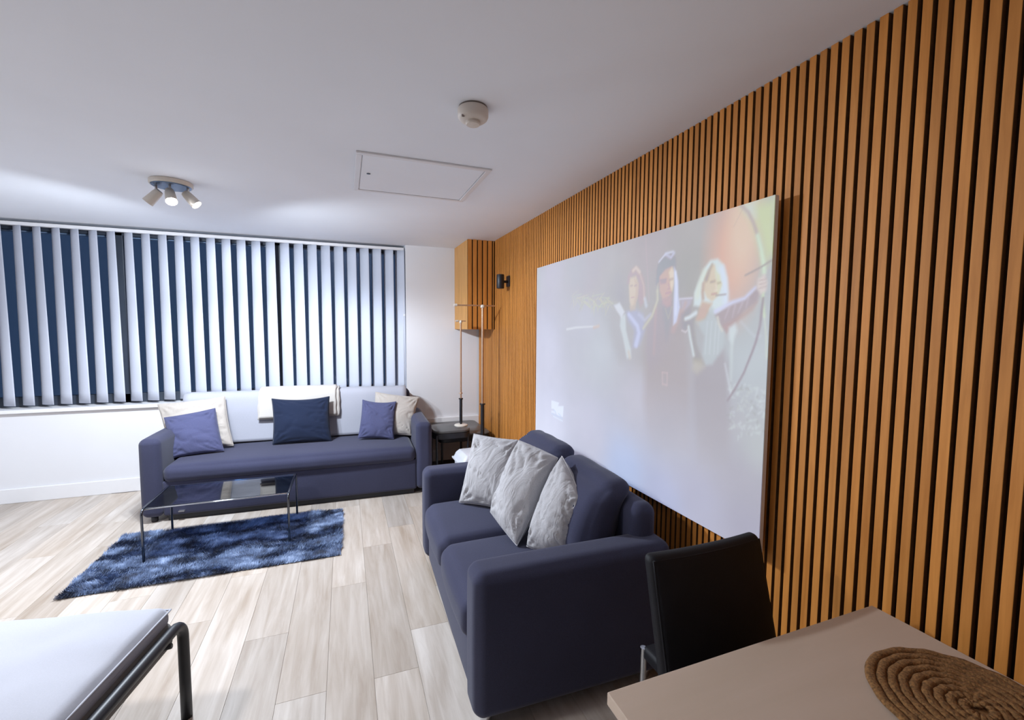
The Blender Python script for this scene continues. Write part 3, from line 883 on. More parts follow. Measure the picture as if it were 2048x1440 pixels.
OPS = [
    ('e',(0.9148,0.867),(0.055,0.17),(218,184,174),1.1,1),
    ('e',(0.9388,0.9356),(0.035,0.13),(222,203,190),1.0,0.9),
    ('p',[(0.9369,0.9938),(1.0045,0.9939),(1.0095,0.844),(0.985,0.8223),(0.971,0.8933),(0.9569,0.9539)],(203,212,183),0.05,1),
    ('p',[(0.9336,0.9993),(0.9586,0.9974),(0.9629,0.9557),(0.9505,0.9643)],(208,215,215),0.03,0.9),
    ('s',[(0.6531,0.9852),(0.6626,0.8625),(0.6725,0.7461)],0.002,0.002,(200,186,196),0.006,0.7),
    ('s',[(0.425,0.7578),(0.4145,0.7111)],0.0022,0.001,(214,212,196),0.005,0.7),
    ('s',[(0.4704,0.7528),(0.5038,0.7592)],0.0022,0.001,(214,212,196),0.005,0.7),
    ('s',[(0.4819,0.7774),(0.5148,0.7468)],0.0022,0.001,(206,208,190),0.005,0.7),
    ('s',[(0.2791,0.8109),(0.288,0.7747)],0.0022,0.001,(203,214,196),0.005,0.7),
    ('s',[(0.3172,0.7819),(0.3041,0.755)],0.0022,0.001,(214,212,196),0.005,0.7),
    ('s',[(0.4958,0.7801),(0.4718,0.7402)],0.0022,0.001,(206,208,190),0.005,0.7),
    ('s',[(0.4764,0.7711),(0.4484,0.7358)],0.0022,0.001,(206,208,190),0.005,0.7),
    ('s',[(0.3228,0.7741),(0.3425,0.7443)],0.0022,0.001,(203,214,196),0.005,0.7),
    ('s',[(0.3507,0.7972),(0.3538,0.7702)],0.0022,0.001,(196,196,186),0.005,0.7),
    ('s',[(0.4656,0.7606),(0.4632,0.7188)],0.0022,0.001,(196,196,186),0.005,0.7),
    ('s',[(0.293,0.8034),(0.3189,0.7754)],0.0022,0.001,(203,214,196),0.005,0.7),
    ('s',[(0.4418,0.7835),(0.3962,0.7461)],0.0022,0.001,(214,212,196),0.005,0.7),
    ('s',[(0.4916,0.7671),(0.5259,0.7453)],0.0022,0.001,(203,214,196),0.005,0.7),
    ('s',[(0.4143,0.8049),(0.4079,0.7811)],0.0022,0.001,(206,208,190),0.005,0.7),
    ('s',[(0.4254,0.7492),(0.4194,0.6991)],0.0022,0.001,(203,214,196),0.005,0.7),
    ('s',[(0.3616,0.7964),(0.3578,0.7542)],0.0022,0.001,(203,214,196),0.005,0.7),
    ('s',[(0.3041,0.7852),(0.2999,0.7591)],0.0022,0.001,(214,212,196),0.005,0.7),
    ('s',[(0.329,0.793),(0.3767,0.7893)],0.0022,0.001,(206,208,190),0.005,0.7),
    ('s',[(0.361,0.7727),(0.3948,0.747)],0.0022,0.001,(206,208,190),0.005,0.7),
    ('s',[(0.4618,0.7593),(0.4858,0.7163)],0.0022,0.001,(196,196,186),0.005,0.7),
    ('s',[(0.5007,0.7737),(0.4545,0.783)],0.0022,0.001,(203,214,196),0.005,0.7),
    ('s',[(0.2845,0.7873),(0.2675,0.7525)],0.0022,0.001,(196,196,186),0.005,0.7),
    ('s',[(0.3873,0.791),(0.3578,0.7846)],0.0022,0.001,(203,214,196),0.005,0.7),
    ('s',[(0.359,0.8028),(0.3405,0.7475)],0.0022,0.001,(206,208,190),0.005,0.7),
    ('s',[(0.4267,0.7558),(0.4165,0.7295)],0.0022,0.001,(203,214,196),0.005,0.7),
    ('s',[(0.3499,0.7935),(0.3363,0.7357)],0.0022,0.001,(206,208,190),0.005,0.7),
    ('s',[(0.4969,0.763),(0.5383,0.7532)],0.0022,0.001,(196,196,186),0.005,0.7),
    ('s',[(0.391,0.771),(0.3981,0.7433)],0.0022,0.001,(206,208,190),0.005,0.7),
    ('s',[(0.4257,0.7674),(0.4426,0.7369)],0.0022,0.001,(196,196,186),0.005,0.7),
    ('s',[(0.2926,0.7842),(0.2942,0.7456)],0.0022,0.001,(214,212,196),0.005,0.7),
    ('s',[(0.4535,0.7703),(0.4734,0.7339)],0.0022,0.001,(196,196,186),0.005,0.7),
    ('s',[(0.4931,0.7676),(0.5167,0.7468)],0.0022,0.001,(214,212,196),0.005,0.7),
    ('s',[(0.3919,0.7762),(0.4134,0.7455)],0.0022,0.001,(196,196,186),0.005,0.7),
    ('s',[(0.3626,0.7842),(0.3493,0.7362)],0.0022,0.001,(203,214,196),0.005,0.7),
    ('s',[(0.3633,0.7759),(0.3307,0.7253)],0.0022,0.001,(196,196,186),0.005,0.7),
    ('s',[(0.4015,0.7852),(0.4327,0.7679)],0.0022,0.001,(196,196,186),0.005,0.7),
    ('s',[(0.4894,0.7627),(0.5225,0.7251)],0.0022,0.001,(206,208,190),0.005,0.7),
    ('s',[(0.4239,0.7501),(0.4705,0.7366)],0.0022,0.001,(203,214,196),0.005,0.7),
    ('s',[(0.3519,0.7891),(0.3453,0.7302)],0.0022,0.001,(206,208,190),0.005,0.7),
    ('s',[(0.3169,0.7973),(0.3569,0.7567)],0.0022,0.001,(206,208,190),0.005,0.7),
    ('s',[(0.4532,0.7775),(0.494,0.7321)],0.0022,0.001,(206,208,190),0.005,0.7),
    ('s',[(0.2897,0.8134),(0.3259,0.8332)],0.0022,0.001,(206,208,190),0.005,0.7),
    ('s',[(0.3936,0.7852),(0.4358,0.7508)],0.0022,0.001,(214,212,196),0.005,0.7),
    ('s',[(0.4175,0.7786),(0.4148,0.7251)],0.0022,0.001,(214,212,196),0.005,0.7),
    ('s',[(0.3635,0.7713),(0.329,0.7333)],0.0022,0.001,(196,196,186),0.005,0.7),
    ('s',[(0.4948,0.7595),(0.53,0.7505)],0.0022,0.001,(196,196,186),0.005,0.7),
    ('s',[(0.4073,0.7923),(0.4659,0.798)],0.0022,0.001,(203,214,196),0.005,0.7),
    ('s',[(0.3768,0.7862),(0.4244,0.764)],0.0022,0.001,(203,214,196),0.005,0.7),
    ('s',[(0.3126,0.791),(0.3838,0.8021)],0.0022,0.001,(214,212,196),0.005,0.7),
    ('s',[(0.3636,0.7737),(0.3889,0.7577)],0.0022,0.001,(214,212,196),0.005,0.7),
    ('s',[(0.3577,0.7733),(0.4106,0.7346)],0.0022,0.001,(203,214,196),0.005,0.7),
    ('s',[(0.3818,0.7687),(0.4035,0.73)],0.0022,0.001,(203,214,196),0.005,0.7),
    ('s',[(0.4962,0.7659),(0.4502,0.7559)],0.0022,0.001,(196,196,186),0.005,0.7),
    ('s',[(0.4496,0.7731),(0.4723,0.7466)],0.0022,0.001,(214,212,196),0.005,0.7),
    ('s',[(0.3562,0.7706),(0.3952,0.7407)],0.0022,0.001,(214,212,196),0.005,0.7),
    ('s',[(0.4332,0.7484),(0.4429,0.7174)],0.0022,0.001,(214,212,196),0.005,0.7),
    ('s',[(0.4585,0.7518),(0.4378,0.7266)],0.0022,0.001,(203,214,196),0.005,0.7),
    ('s',[(0.458,0.7745),(0.4661,0.7431)],0.0022,0.001,(206,208,190),0.005,0.7),
    ('s',[(0.4455,0.7741),(0.4745,0.8017)],0.0022,0.001,(214,212,196),0.005,0.7),
    ('s',[(0.2798,0.8148),(0.2885,0.7785)],0.0022,0.001,(196,196,186),0.005,0.7),
    ('s',[(0.423,0.7584),(0.4033,0.7163)],0.0022,0.001,(206,208,190),0.005,0.7),
    ('s',[(0.2852,0.8087),(0.2952,0.7662)],0.0022,0.001,(214,212,196),0.005,0.7),
    ('s',[(0.4797,0.761),(0.4452,0.742)],0.0022,0.001,(203,214,196),0.005,0.7),
    ('s',[(0.4742,0.75),(0.4821,0.7123)],0.0022,0.001,(206,208,190),0.005,0.7),
    ('s',[(0.4818,0.7639),(0.4886,0.7416)],0.0022,0.001,(203,214,196),0.005,0.7),
    ('s',[(0.4157,0.779),(0.4521,0.7508)],0.0022,0.001,(196,196,186),0.005,0.7),
    ('s',[(0.3126,0.7961),(0.3543,0.7741)],0.0022,0.001,(206,208,190),0.005,0.7),
    ('s',[(0.3806,0.7868),(0.397,0.7631)],0.0022,0.001,(206,208,190),0.005,0.7),
    ('s',[(0.3429,0.8097),(0.2968,0.8037)],0.0022,0.001,(203,214,196),0.005,0.7),
    ('s',[(0.498,0.7422),(0.4801,0.7017)],0.0022,0.001,(214,212,196),0.005,0.7),
    ('s',[(0.2488,0.638),(0.3131,0.6471),(0.3856,0.6505),(0.4474,0.6536)],0.006,0.003,(222,226,236),0.008,0.9),
    ('s',[(0.4194,0.647),(0.4474,0.6536)],0.007,0.007,(212,196,192),0.01,0.7),
    ('f',[(0.6529,0.6413),(0.6949,0.7172),(0.72,0.7419),(0.7593,0.7335),(0.7774,0.747),(0.8146,0.7458),(0.8099,0.6906),(0.8056,0.6175),(0.8171,0.5204),(0.8207,0.4031),(0.8239,0.2254),(0.6939,0.1707),(0.6605,0.3643),(0.6653,0.5014)],(180,173,179),0.05,0.75),
    ('f',[(0.8557,0.5346),(0.9029,0.5847),(0.9169,0.5328),(0.9203,0.4272),(0.9302,0.2253),(0.8462,0.1858),(0.8291,0.4051),(0.8242,0.4969)],(176,172,181),0.03,0.85),
    ('p',[(0.4954,0.717),(0.5441,0.745),(0.5781,0.7126),(0.6215,0.7189),(0.6571,0.6973),(0.665,0.6135),(0.6326,0.5262),(0.5571,0.5002),(0.5126,0.6092)],(188,188,196),0.05,0.6),
    ('p',[(0.5781,0.7126),(0.6215,0.7189),(0.6514,0.6975),(0.6588,0.6357),(0.6401,0.5785),(0.6104,0.5651),(0.6177,0.6354),(0.5886,0.6766)],(186,190,215),0.02,0.9),
    ('s',[(0.5912,0.7001),(0.6292,0.6527),(0.6359,0.6241),(0.6253,0.5777)],0.008,0.012,(205,211,240),0.012,0.9),
    ('s',[(0.6339,0.6983),(0.6577,0.6749),(0.6793,0.6963)],0.006,0.006,(200,204,226),0.012,0.7),
    ('p',[(0.5959,0.8778),(0.6097,0.8895),(0.6278,0.8831),(0.6366,0.8618),(0.6504,0.8371),(0.659,0.7915),(0.6568,0.7474),(0.639,0.7263),(0.6263,0.7614),(0.6275,0.8295),(0.6149,0.8543),(0.5997,0.8499),(0.5898,0.8235),(0.5816,0.8247),(0.584,0.8537)],(193,180,180),0.014,0.95),
    ('s',[(0.6053,0.8732),(0.6171,0.8823),(0.6325,0.8625)],0.007,0.007,(218,208,208),0.01,0.9),
    ('s',[(0.6357,0.8507),(0.6495,0.8094),(0.6531,0.7589)],0.004,0.004,(208,196,202),0.008,0.8),
    ('s',[(0.6555,0.7559),(0.6618,0.7304)],0.008,0.008,(208,216,232),0.012,0.7),
    ('p',[(0.5936,0.8463),(0.618,0.8492),(0.6284,0.818),(0.6272,0.7727),(0.618,0.7381),(0.6005,0.7278),(0.5936,0.7529),(0.5889,0.812)],(216,206,199),0.012,0.95),
    ('p',[(0.6121,0.8433),(0.6284,0.818),(0.6272,0.7727),(0.618,0.7381),(0.6119,0.7397),(0.6196,0.7907)],(204,190,184),0.014,0.8),
    ('s',[(0.5957,0.814),(0.6044,0.8145)],0.0025,0.0025,(186,176,176),0.006,0.8),
    ('s',[(0.613,0.8116),(0.6202,0.8135)],0.0025,0.0025,(186,172,172),0.006,0.8),
    ('s',[(0.6007,0.7668),(0.6117,0.7675)],0.002,0.002,(196,172,170),0.005,0.8),
    ('p',[(0.5934,0.7353),(0.621,0.7362),(0.6186,0.7162),(0.5971,0.7145)],(206,196,192),0.012,0.8),
    ('p',[(0.5555,0.6956),(0.5764,0.7008),(0.5814,0.635),(0.6043,0.5588),(0.6065,0.5236),(0.5876,0.5205),(0.5678,0.6047),(0.5532,0.6531)],(208,216,224),0.014,0.95),
    ('s',[(0.5952,0.5462),(0.6008,0.526)],0.008,0.008,(212,204,200),0.012,0.7),
    ('p',[(0.5221,0.7417),(0.5494,0.7518),(0.5729,0.7117),(0.559,0.6882),(0.5345,0.7199)],(217,222,234),0.012,0.95),
    ('s',[(0.6974,0.7224),(0.6973,0.6685),(0.6953,0.5489)],0.007,0.004,(197,180,174),0.014,0.75),
    ('s',[(0.781,0.7018),(0.7705,0.6671),(0.7597,0.6367)],0.01,0.01,(197,178,176),0.014,0.75),
    ('p',[(0.72,0.7419),(0.7352,0.7354),(0.7544,0.739),(0.7517,0.6675),(0.7392,0.5947),(0.7272,0.668)],(172,170,170),0.02,0.8),
    ('s',[(0.7308,0.7149),(0.7427,0.678),(0.7526,0.7187)],0.002,0.002,(196,198,190),0.006,0.7),
    ('p',[(0.6965,0.8082),(0.6987,0.8611),(0.7056,0.8914),(0.7276,0.9134),(0.7503,0.9129),(0.7605,0.8844),(0.7615,0.8491),(0.7509,0.8587),(0.7268,0.8558),(0.7114,0.8324),(0.7073,0.7961)],(166,160,168),0.012,0.95),
    ('s',[(0.7047,0.8863),(0.7277,0.9113),(0.7503,0.9119)],0.004,0.004,(214,219,238),0.008,0.9),
    ('s',[(0.7278,0.9071),(0.7452,0.8929),(0.7542,0.9059)],0.006,0.006,(206,210,234),0.01,0.8),
    ('p',[(0.7073,0.8331),(0.7269,0.8532),(0.7484,0.8618),(0.7571,0.8399),(0.7564,0.7997),(0.7516,0.7698),(0.7358,0.7468),(0.7208,0.7513),(0.7098,0.7799)],(206,186,170),0.01,0.97),
    ('p',[(0.7394,0.8431),(0.75,0.8589),(0.7571,0.8399),(0.7564,0.7997),(0.7524,0.7748),(0.7457,0.791),(0.7435,0.8168)],(224,214,206),0.01,0.9),
    ('s',[(0.7155,0.8108),(0.7281,0.811)],0.005,0.005,(178,160,152),0.01,0.85),
    ('s',[(0.7436,0.8158),(0.7531,0.8174)],0.0035,0.0035,(186,170,162),0.008,0.8),
    ('s',[(0.7118,0.8187),(0.7308,0.8188)],0.003,0.003,(172,156,150),0.006,0.7),
    ('s',[(0.7391,0.8021),(0.7445,0.785),(0.7377,0.7838)],0.0025,0.0025,(192,166,152),0.006,0.7),
    ('s',[(0.7317,0.769),(0.7477,0.7713)],0.003,0.003,(192,158,154),0.006,0.8),
    ('s',[(0.7298,0.7505),(0.7405,0.7531)],0.004,0.004,(190,172,160),0.01,0.6),
    ('p',[(0.7187,0.7526),(0.7373,0.7467),(0.7513,0.7622),(0.751,0.7239),(0.7357,0.7188),(0.7213,0.7313)],(198,178,164),0.014,0.9),
    ('p',[(0.7556,0.8603),(0.7646,0.8386),(0.771,0.8075),(0.7734,0.7573),(0.7792,0.7169),(0.7697,0.6646),(0.7592,0.6546),(0.7581,0.7081),(0.7584,0.7943)],(207,214,241),0.01,0.95),
    ('s',[(0.7618,0.8391),(0.7667,0.7681),(0.7661,0.6925)],0.003,0.003,(222,228,248),0.008,0.8),
    ('s',[(0.702,0.7808),(0.7034,0.7487),(0.6849,0.6906),(0.6528,0.6441)],0.005,0.005,(208,208,198),0.01,0.9),
    ('s',[(0.701,0.781),(0.7039,0.8072)],0.004,0.004,(206,206,200),0.01,0.7),
    ('s',[(0.7774,0.7445),(0.8146,0.7443)],0.003,0.003,(216,216,232),0.006,0.9),
    ('p',[(0.7798,0.7418),(0.8147,0.7424),(0.809,0.7197),(0.7902,0.6915),(0.7828,0.7167)],(190,186,204),0.014,0.8),
    ('s',[(0.7957,0.7305),(0.7877,0.7015)],0.006,0.006,(198,180,180),0.012,0.7),
    ('p',[(0.7858,0.6917),(0.8092,0.7149),(0.8125,0.676),(0.8029,0.6371),(0.7896,0.6369)],(168,162,164),0.02,0.8),
    ('s',[(0.7874,0.6369),(0.7987,0.6311),(0.805,0.6395)],0.003,0.003,(216,212,222),0.006,0.8),
    ('s',[(0.7274,0.4835),(0.7444,0.4839)],0.0028,0.0028,(204,190,196),0.006,0.85),
    ('s',[(0.7444,0.4839),(0.7447,0.4402)],0.0028,0.0028,(204,190,196),0.006,0.85),
    ('s',[(0.7447,0.4402),(0.7296,0.4411)],0.0028,0.0028,(204,190,196),0.006,0.85),
    ('s',[(0.7296,0.4411),(0.7274,0.4835)],0.0028,0.0028,(204,190,196),0.006,0.85),
    ('p',[(0.8196,0.719),(0.8204,0.7619),(0.8354,0.807),(0.8464,0.8376),(0.8612,0.8582),(0.8799,0.8586),(0.8956,0.8376),(0.9054,0.7957),(0.9089,0.7517),(0.9077,0.7126),(0.8924,0.6915),(0.878,0.6831),(0.8503,0.7121)],(211,223,229),0.012,0.97),
    ('s',[(0.8468,0.8236),(0.836,0.7882),(0.829,0.7515)],0.01,0.01,(214,222,214),0.02,0.8),
    ('s',[(0.8918,0.8243),(0.9003,0.779),(0.9038,0.7261)],0.01,0.01,(214,224,244),0.02,0.85),
    ('p',[(0.8468,0.8006),(0.8547,0.8222),(0.8662,0.845),(0.8738,0.8412),(0.878,0.8001),(0.8925,0.7801),(0.8842,0.7448),(0.8698,0.7281),(0.8552,0.7418),(0.8454,0.7683)],(213,202,188),0.01,0.97),
    ('p',[(0.8735,0.8278),(0.8869,0.8075),(0.8919,0.7758),(0.8834,0.7448),(0.8759,0.7488),(0.8823,0.7816),(0.878,0.8001)],(214,216,196),0.01,0.9),
    ('s',[(0.8523,0.7997),(0.8592,0.826),(0.8662,0.8436)],0.008,0.003,(176,166,160),0.012,0.85),
    ('s',[(0.8448,0.787),(0.8433,0.7593),(0.8455,0.7404)],0.006,0.006,(192,170,160),0.01,0.8),
    ('s',[(0.8649,0.7895),(0.8739,0.7909)],0.0035,0.0035,(180,168,160),0.007,0.85),
    ('s',[(0.883,0.7833),(0.8887,0.7842)],0.003,0.003,(184,176,162),0.006,0.8),
    ('s',[(0.878,0.7777),(0.8807,0.763),(0.8763,0.7618)],0.003,0.003,(226,216,208),0.008,0.7),
    ('s',[(0.8684,0.7509),(0.8803,0.7523)],0.003,0.003,(196,166,160),0.006,0.85),
    ('p',[(0.8425,0.7314),(0.87,0.7222),(0.8534,0.6748),(0.8361,0.6516),(0.8265,0.6708)],(203,182,168),0.014,0.95),
    ('p',[(0.8275,0.666),(0.8534,0.6748),(0.8677,0.7109),(0.8927,0.6825),(0.9055,0.638),(0.9036,0.5847),(0.876,0.53),(0.8568,0.5253),(0.8489,0.5622),(0.8531,0.6188)],(191,199,206),0.014,0.92),
    ('s',[(0.8595,0.6654),(0.8579,0.619),(0.8564,0.5628)],0.002,0.002,(204,211,220),0.006,0.7),
    ('s',[(0.871,0.6651),(0.8694,0.6193),(0.8681,0.5638)],0.002,0.002,(204,211,220),0.006,0.7),
    ('s',[(0.8823,0.6649),(0.8807,0.6196),(0.8794,0.5648)],0.002,0.002,(204,211,220),0.006,0.7),
    ('s',[(0.8914,0.6647),(0.8899,0.6199),(0.8887,0.5656)],0.002,0.002,(204,211,220),0.006,0.7),
    ('p',[(0.7995,0.6763),(0.8265,0.697),(0.8215,0.6565),(0.8309,0.5942),(0.8568,0.5253),(0.8254,0.5287),(0.8099,0.6176)],(172,170,172),0.014,0.9),
    ('s',[(0.7973,0.6764),(0.8101,0.6819),(0.8266,0.6947)],0.007,0.007,(215,225,234),0.01,0.9),
    ('s',[(0.8068,0.6493),(0.8131,0.6128),(0.8246,0.5552)],0.005,0.005,(214,224,232),0.01,0.9),
    ('p',[(0.825,0.5408),(0.8476,0.5408),(0.8562,0.5182),(0.8368,0.494),(0.8218,0.5063)],(196,192,186),0.02,0.7),
    ('p',[(0.8778,0.6876),(0.9194,0.7238),(0.9455,0.73),(0.97,0.7601),(0.9789,0.7437),(0.9738,0.718),(0.9467,0.6922),(0.9092,0.6314),(0.8937,0.6513)],(179,169,177),0.012,0.95),
    ('s',[(0.8794,0.6966),(0.9194,0.7213),(0.9471,0.7307),(0.9689,0.7578)],0.007,0.004,(209,213,239),0.01,0.92),
    ('s',[(0.913,0.7079),(0.9037,0.6733)],0.003,0.001,(200,192,204),0.008,0.7),
    ('s',[(0.9265,0.7113),(0.9209,0.6771)],0.003,0.001,(200,192,204),0.008,0.7),
    ('s',[(0.9427,0.7185),(0.9338,0.6895)],0.003,0.001,(200,192,204),0.008,0.7),
    ('s',[(0.955,0.7299),(0.9511,0.7053)],0.003,0.001,(200,192,204),0.008,0.7),
    ('p',[(0.8973,0.6513),(0.9179,0.6642),(0.9469,0.6888),(0.9738,0.718),(0.9654,0.6962),(0.9249,0.6554),(0.9092,0.6314)],(188,166,166),0.014,0.75),
    ('s',[(0.8855,0.6783),(0.8899,0.6558),(0.8977,0.6379)],0.004,0.004,(214,214,210),0.008,0.85),
    ('p',[(0.9133,0.6468),(0.9282,0.6597),(0.9338,0.6382),(0.9234,0.5991),(0.9154,0.6118)],(212,222,230),0.014,0.8),
    ('s',[(0.9228,0.6381),(0.9226,0.5685),(0.9234,0.4898)],0.006,0.003,(206,216,220),0.012,0.75),
    ('s',[(0.908,0.5362),(0.9173,0.4887),(0.9248,0.446)],0.003,0.003,(210,216,226),0.008,0.7),
    ('s',[(0.9821,0.4676),(0.9795,0.451)],0.0028,0.001,(214,222,228),0.007,0.55),
    ('s',[(0.9391,0.4506),(0.9397,0.4535)],0.0028,0.001,(214,222,228),0.007,0.55),
    ('s',[(0.9266,0.46),(0.9249,0.4576)],0.0028,0.001,(206,216,218),0.007,0.55),
    ('s',[(0.9709,0.4677),(0.9649,0.4601)],0.0028,0.001,(206,216,218),0.007,0.55),
    ('s',[(0.9606,0.4356),(0.9551,0.4395)],0.0028,0.001,(198,204,206),0.007,0.55),
    ('s',[(0.9976,0.4704),(0.996,0.4609)],0.0028,0.001,(198,204,206),0.007,0.55),
    ('s',[(0.9993,0.4099),(0.9962,0.413)],0.0028,0.001,(214,222,228),0.007,0.55),
    ('s',[(0.948,0.3647),(0.9448,0.3641)],0.0028,0.001,(214,222,228),0.007,0.55),
    ('s',[(0.9952,0.4237),(0.9932,0.4206)],0.0028,0.001,(206,216,218),0.007,0.55),
    ('s',[(0.9774,0.474),(0.9761,0.4766)],0.0028,0.001,(206,216,218),0.007,0.55),
    ('s',[(0.9674,0.4162),(0.9627,0.4095)],0.0028,0.001,(198,204,206),0.007,0.55),
    ('s',[(0.9343,0.3951),(0.9285,0.3955)],0.0028,0.001,(214,222,228),0.007,0.55),
    ('s',[(1.0012,0.4288),(1.0032,0.4409)],0.0028,0.001,(206,216,218),0.007,0.55),
    ('s',[(1.0044,0.3953),(1.0055,0.3992)],0.0028,0.001,(170,172,176),0.007,0.55),
    ('s',[(0.9538,0.4462),(0.9501,0.4361)],0.0028,0.001,(198,204,206),0.007,0.55),
    ('s',[(0.9897,0.4333),(0.9887,0.4399)],0.0028,0.001,(198,204,206),0.007,0.55),
    ('s',[(0.9907,0.4254),(0.9942,0.4335)],0.0028,0.001,(214,222,228),0.007,0.55),
    ('s',[(0.9855,0.4297),(0.9867,0.4289)],0.0028,0.001,(214,222,228),0.007,0.55),
    ('s',[(0.9417,0.4036),(0.9495,0.4101)],0.0028,0.001,(198,204,206),0.007,0.55),
    ('s',[(0.9246,0.402),(0.9309,0.4108)],0.0028,0.001,(170,172,176),0.007,0.55),
    ('s',[(0.9524,0.4108),(0.9557,0.4013)],0.0028,0.001,(206,216,218),0.007,0.55),
    ('s',[(0.9563,0.4236),(0.9586,0.4272)],0.0028,0.001,(198,204,206),0.007,0.55),
    ('s',[(0.936,0.3501),(0.9356,0.3618)],0.0028,0.001,(206,216,218),0.007,0.55),
    ('s',[(0.9633,0.4792),(0.968,0.4834)],0.0028,0.001,(206,216,218),0.007,0.55),
    ('s',[(0.9828,0.3874),(0.9699,0.3802)],0.0028,0.001,(206,216,218),0.007,0.55),
    ('s',[(0.9887,0.441),(0.9849,0.4385)],0.0028,0.001,(214,222,228),0.007,0.55),
    ('s',[(0.9287,0.3642),(0.9205,0.3669)],0.0028,0.001,(170,172,176),0.007,0.55),
    ('s',[(1.0001,0.3878),(0.9985,0.3916)],0.0028,0.001,(198,204,206),0.007,0.55),
    ('s',[(0.9503,0.3683),(0.9495,0.3726)],0.0028,0.001,(214,222,228),0.007,0.55),
    ('s',[(0.9386,0.4468),(0.9465,0.4457)],0.0028,0.001,(198,204,206),0.007,0.55),
    ('s',[(0.923,0.4668),(0.9239,0.475)],0.0028,0.001,(206,216,218),0.007,0.55),
    ('s',[(0.9293,0.3451),(0.9331,0.3551)],0.0028,0.001,(206,216,218),0.007,0.55),
    ('s',[(0.9829,0.4526),(0.9836,0.4558)],0.0028,0.001,(170,172,176),0.007,0.55),
    ('s',[(0.9281,0.439),(0.934,0.4379)],0.0028,0.001,(206,216,218),0.007,0.55),
    ('s',[(0.9306,0.3459),(0.9224,0.3393)],0.0028,0.001,(206,216,218),0.007,0.55),
    ('s',[(1.0005,0.4628),(0.9977,0.472)],0.0028,0.001,(214,222,228),0.007,0.55),
    ('s',[(0.9675,0.4721),(0.9666,0.4686)],0.0028,0.001,(214,222,228),0.007,0.55),
    ('s',[(0.9767,0.3578),(0.977,0.3565)],0.0028,0.001,(198,204,206),0.007,0.55),
    ('s',[(0.9663,0.3979),(0.9609,0.3888)],0.0028,0.001,(206,216,218),0.007,0.55),
    ('s',[(0.9983,0.4458),(0.9891,0.4392)],0.0028,0.001,(214,222,228),0.007,0.55),
    ('s',[(0.9697,0.4644),(0.96,0.4609)],0.0028,0.001,(198,204,206),0.007,0.55),
    ('s',[(0.9912,0.4433),(0.9928,0.4415)],0.0028,0.001,(214,222,228),0.007,0.55),
    ('s',[(0.9842,0.3691),(0.9918,0.3738)],0.0028,0.001,(198,204,206),0.007,0.55),
    ('s',[(0.9311,0.3672),(0.935,0.3669)],0.0028,0.001,(198,204,206),0.007,0.55),
    ('s',[(0.9988,0.3611),(1.0069,0.3584)],0.0028,0.001,(170,172,176),0.007,0.55),
    ('s',[(0.9873,0.4063),(0.9932,0.4145)],0.0028,0.001,(214,222,228),0.007,0.55),
    ('s',[(0.9728,0.4193),(0.9757,0.4301)],0.0028,0.001,(206,216,218),0.007,0.55),
    ('s',[(0.9861,0.3843),(0.9854,0.3705)],0.0028,0.001,(170,172,176),0.007,0.55),
    ('s',[(0.9712,0.4372),(0.9702,0.4331)],0.0028,0.001,(170,172,176),0.007,0.55),
    ('s',[(0.98,0.4447),(0.9886,0.4418)],0.0028,0.001,(206,216,218),0.007,0.55),
    ('s',[(0.9248,0.4688),(0.9289,0.4642)],0.0028,0.001,(198,204,206),0.007,0.55),
    ('s',[(1.0024,0.4024),(1.0033,0.395)],0.0028,0.001,(198,204,206),0.007,0.55),
    ('s',[(0.9415,0.4241),(0.9461,0.416)],0.0028,0.001,(214,222,228),0.007,0.55),
    ('s',[(0.983,0.4737),(0.9798,0.4739)],0.0028,0.001,(214,222,228),0.007,0.55),
    ('s',[(0.9649,0.3412),(0.9655,0.3452)],0.0028,0.001,(198,204,206),0.007,0.55),
    ('s',[(0.9613,0.449),(0.9584,0.4509)],0.0028,0.001,(206,216,218),0.007,0.55),
    ('s',[(0.9903,0.3506),(0.9762,0.3497)],0.0028,0.001,(206,216,218),0.007,0.55),
    ('s',[(0.9354,0.3505),(0.9337,0.3487)],0.0028,0.001,(206,216,218),0.007,0.55),
    ('s',[(0.928,0.3859),(0.9153,0.3804)],0.0028,0.001,(170,172,176),0.007,0.55),
    ('s',[(0.9627,0.4534),(0.9646,0.4596)],0.0028,0.001,(198,204,206),0.007,0.55),
    ('s',[(0.9893,0.3728),(0.9831,0.3606)],0.0028,0.001,(206,216,218),0.007,0.55),
    ('s',[(0.976,0.4264),(0.9828,0.4171)],0.0028,0.001,(170,172,176),0.007,0.55),
    ('s',[(0.9554,0.4682),(0.9479,0.4589)],0.0028,0.001,(198,204,206),0.007,0.55),
    ('s',[(0.9968,0.4613),(0.9979,0.4677)],0.0028,0.001,(170,172,176),0.007,0.55),
    ('s',[(0.996,0.3989),(0.9974,0.4061)],0.0028,0.001,(206,216,218),0.007,0.55),
    ('s',[(0.9343,0.3833),(0.9259,0.3909)],0.0028,0.001,(206,216,218),0.007,0.55),
    ('s',[(0.9497,0.4773),(0.9477,0.47)],0.0028,0.001,(170,172,176),0.007,0.55),
    ('s',[(0.9717,0.3814),(0.9624,0.3743)],0.0028,0.001,(206,216,218),0.007,0.55),
    ('s',[(0.9715,0.3649),(0.9669,0.3556)],0.0028,0.001,(214,222,228),0.007,0.55),
    ('s',[(0.9472,0.469),(0.9519,0.4662)],0.0028,0.001,(170,172,176),0.007,0.55),
    ('s',[(0.9533,0.3386),(0.9523,0.326)],0.0028,0.001,(206,216,218),0.007,0.55),
    ('s',[(0.9259,0.4631),(0.9309,0.4656)],0.0028,0.001,(198,204,206),0.007,0.55),
    ('s',[(0.9836,0.363),(0.9828,0.373)],0.0028,0.001,(214,222,228),0.007,0.55),
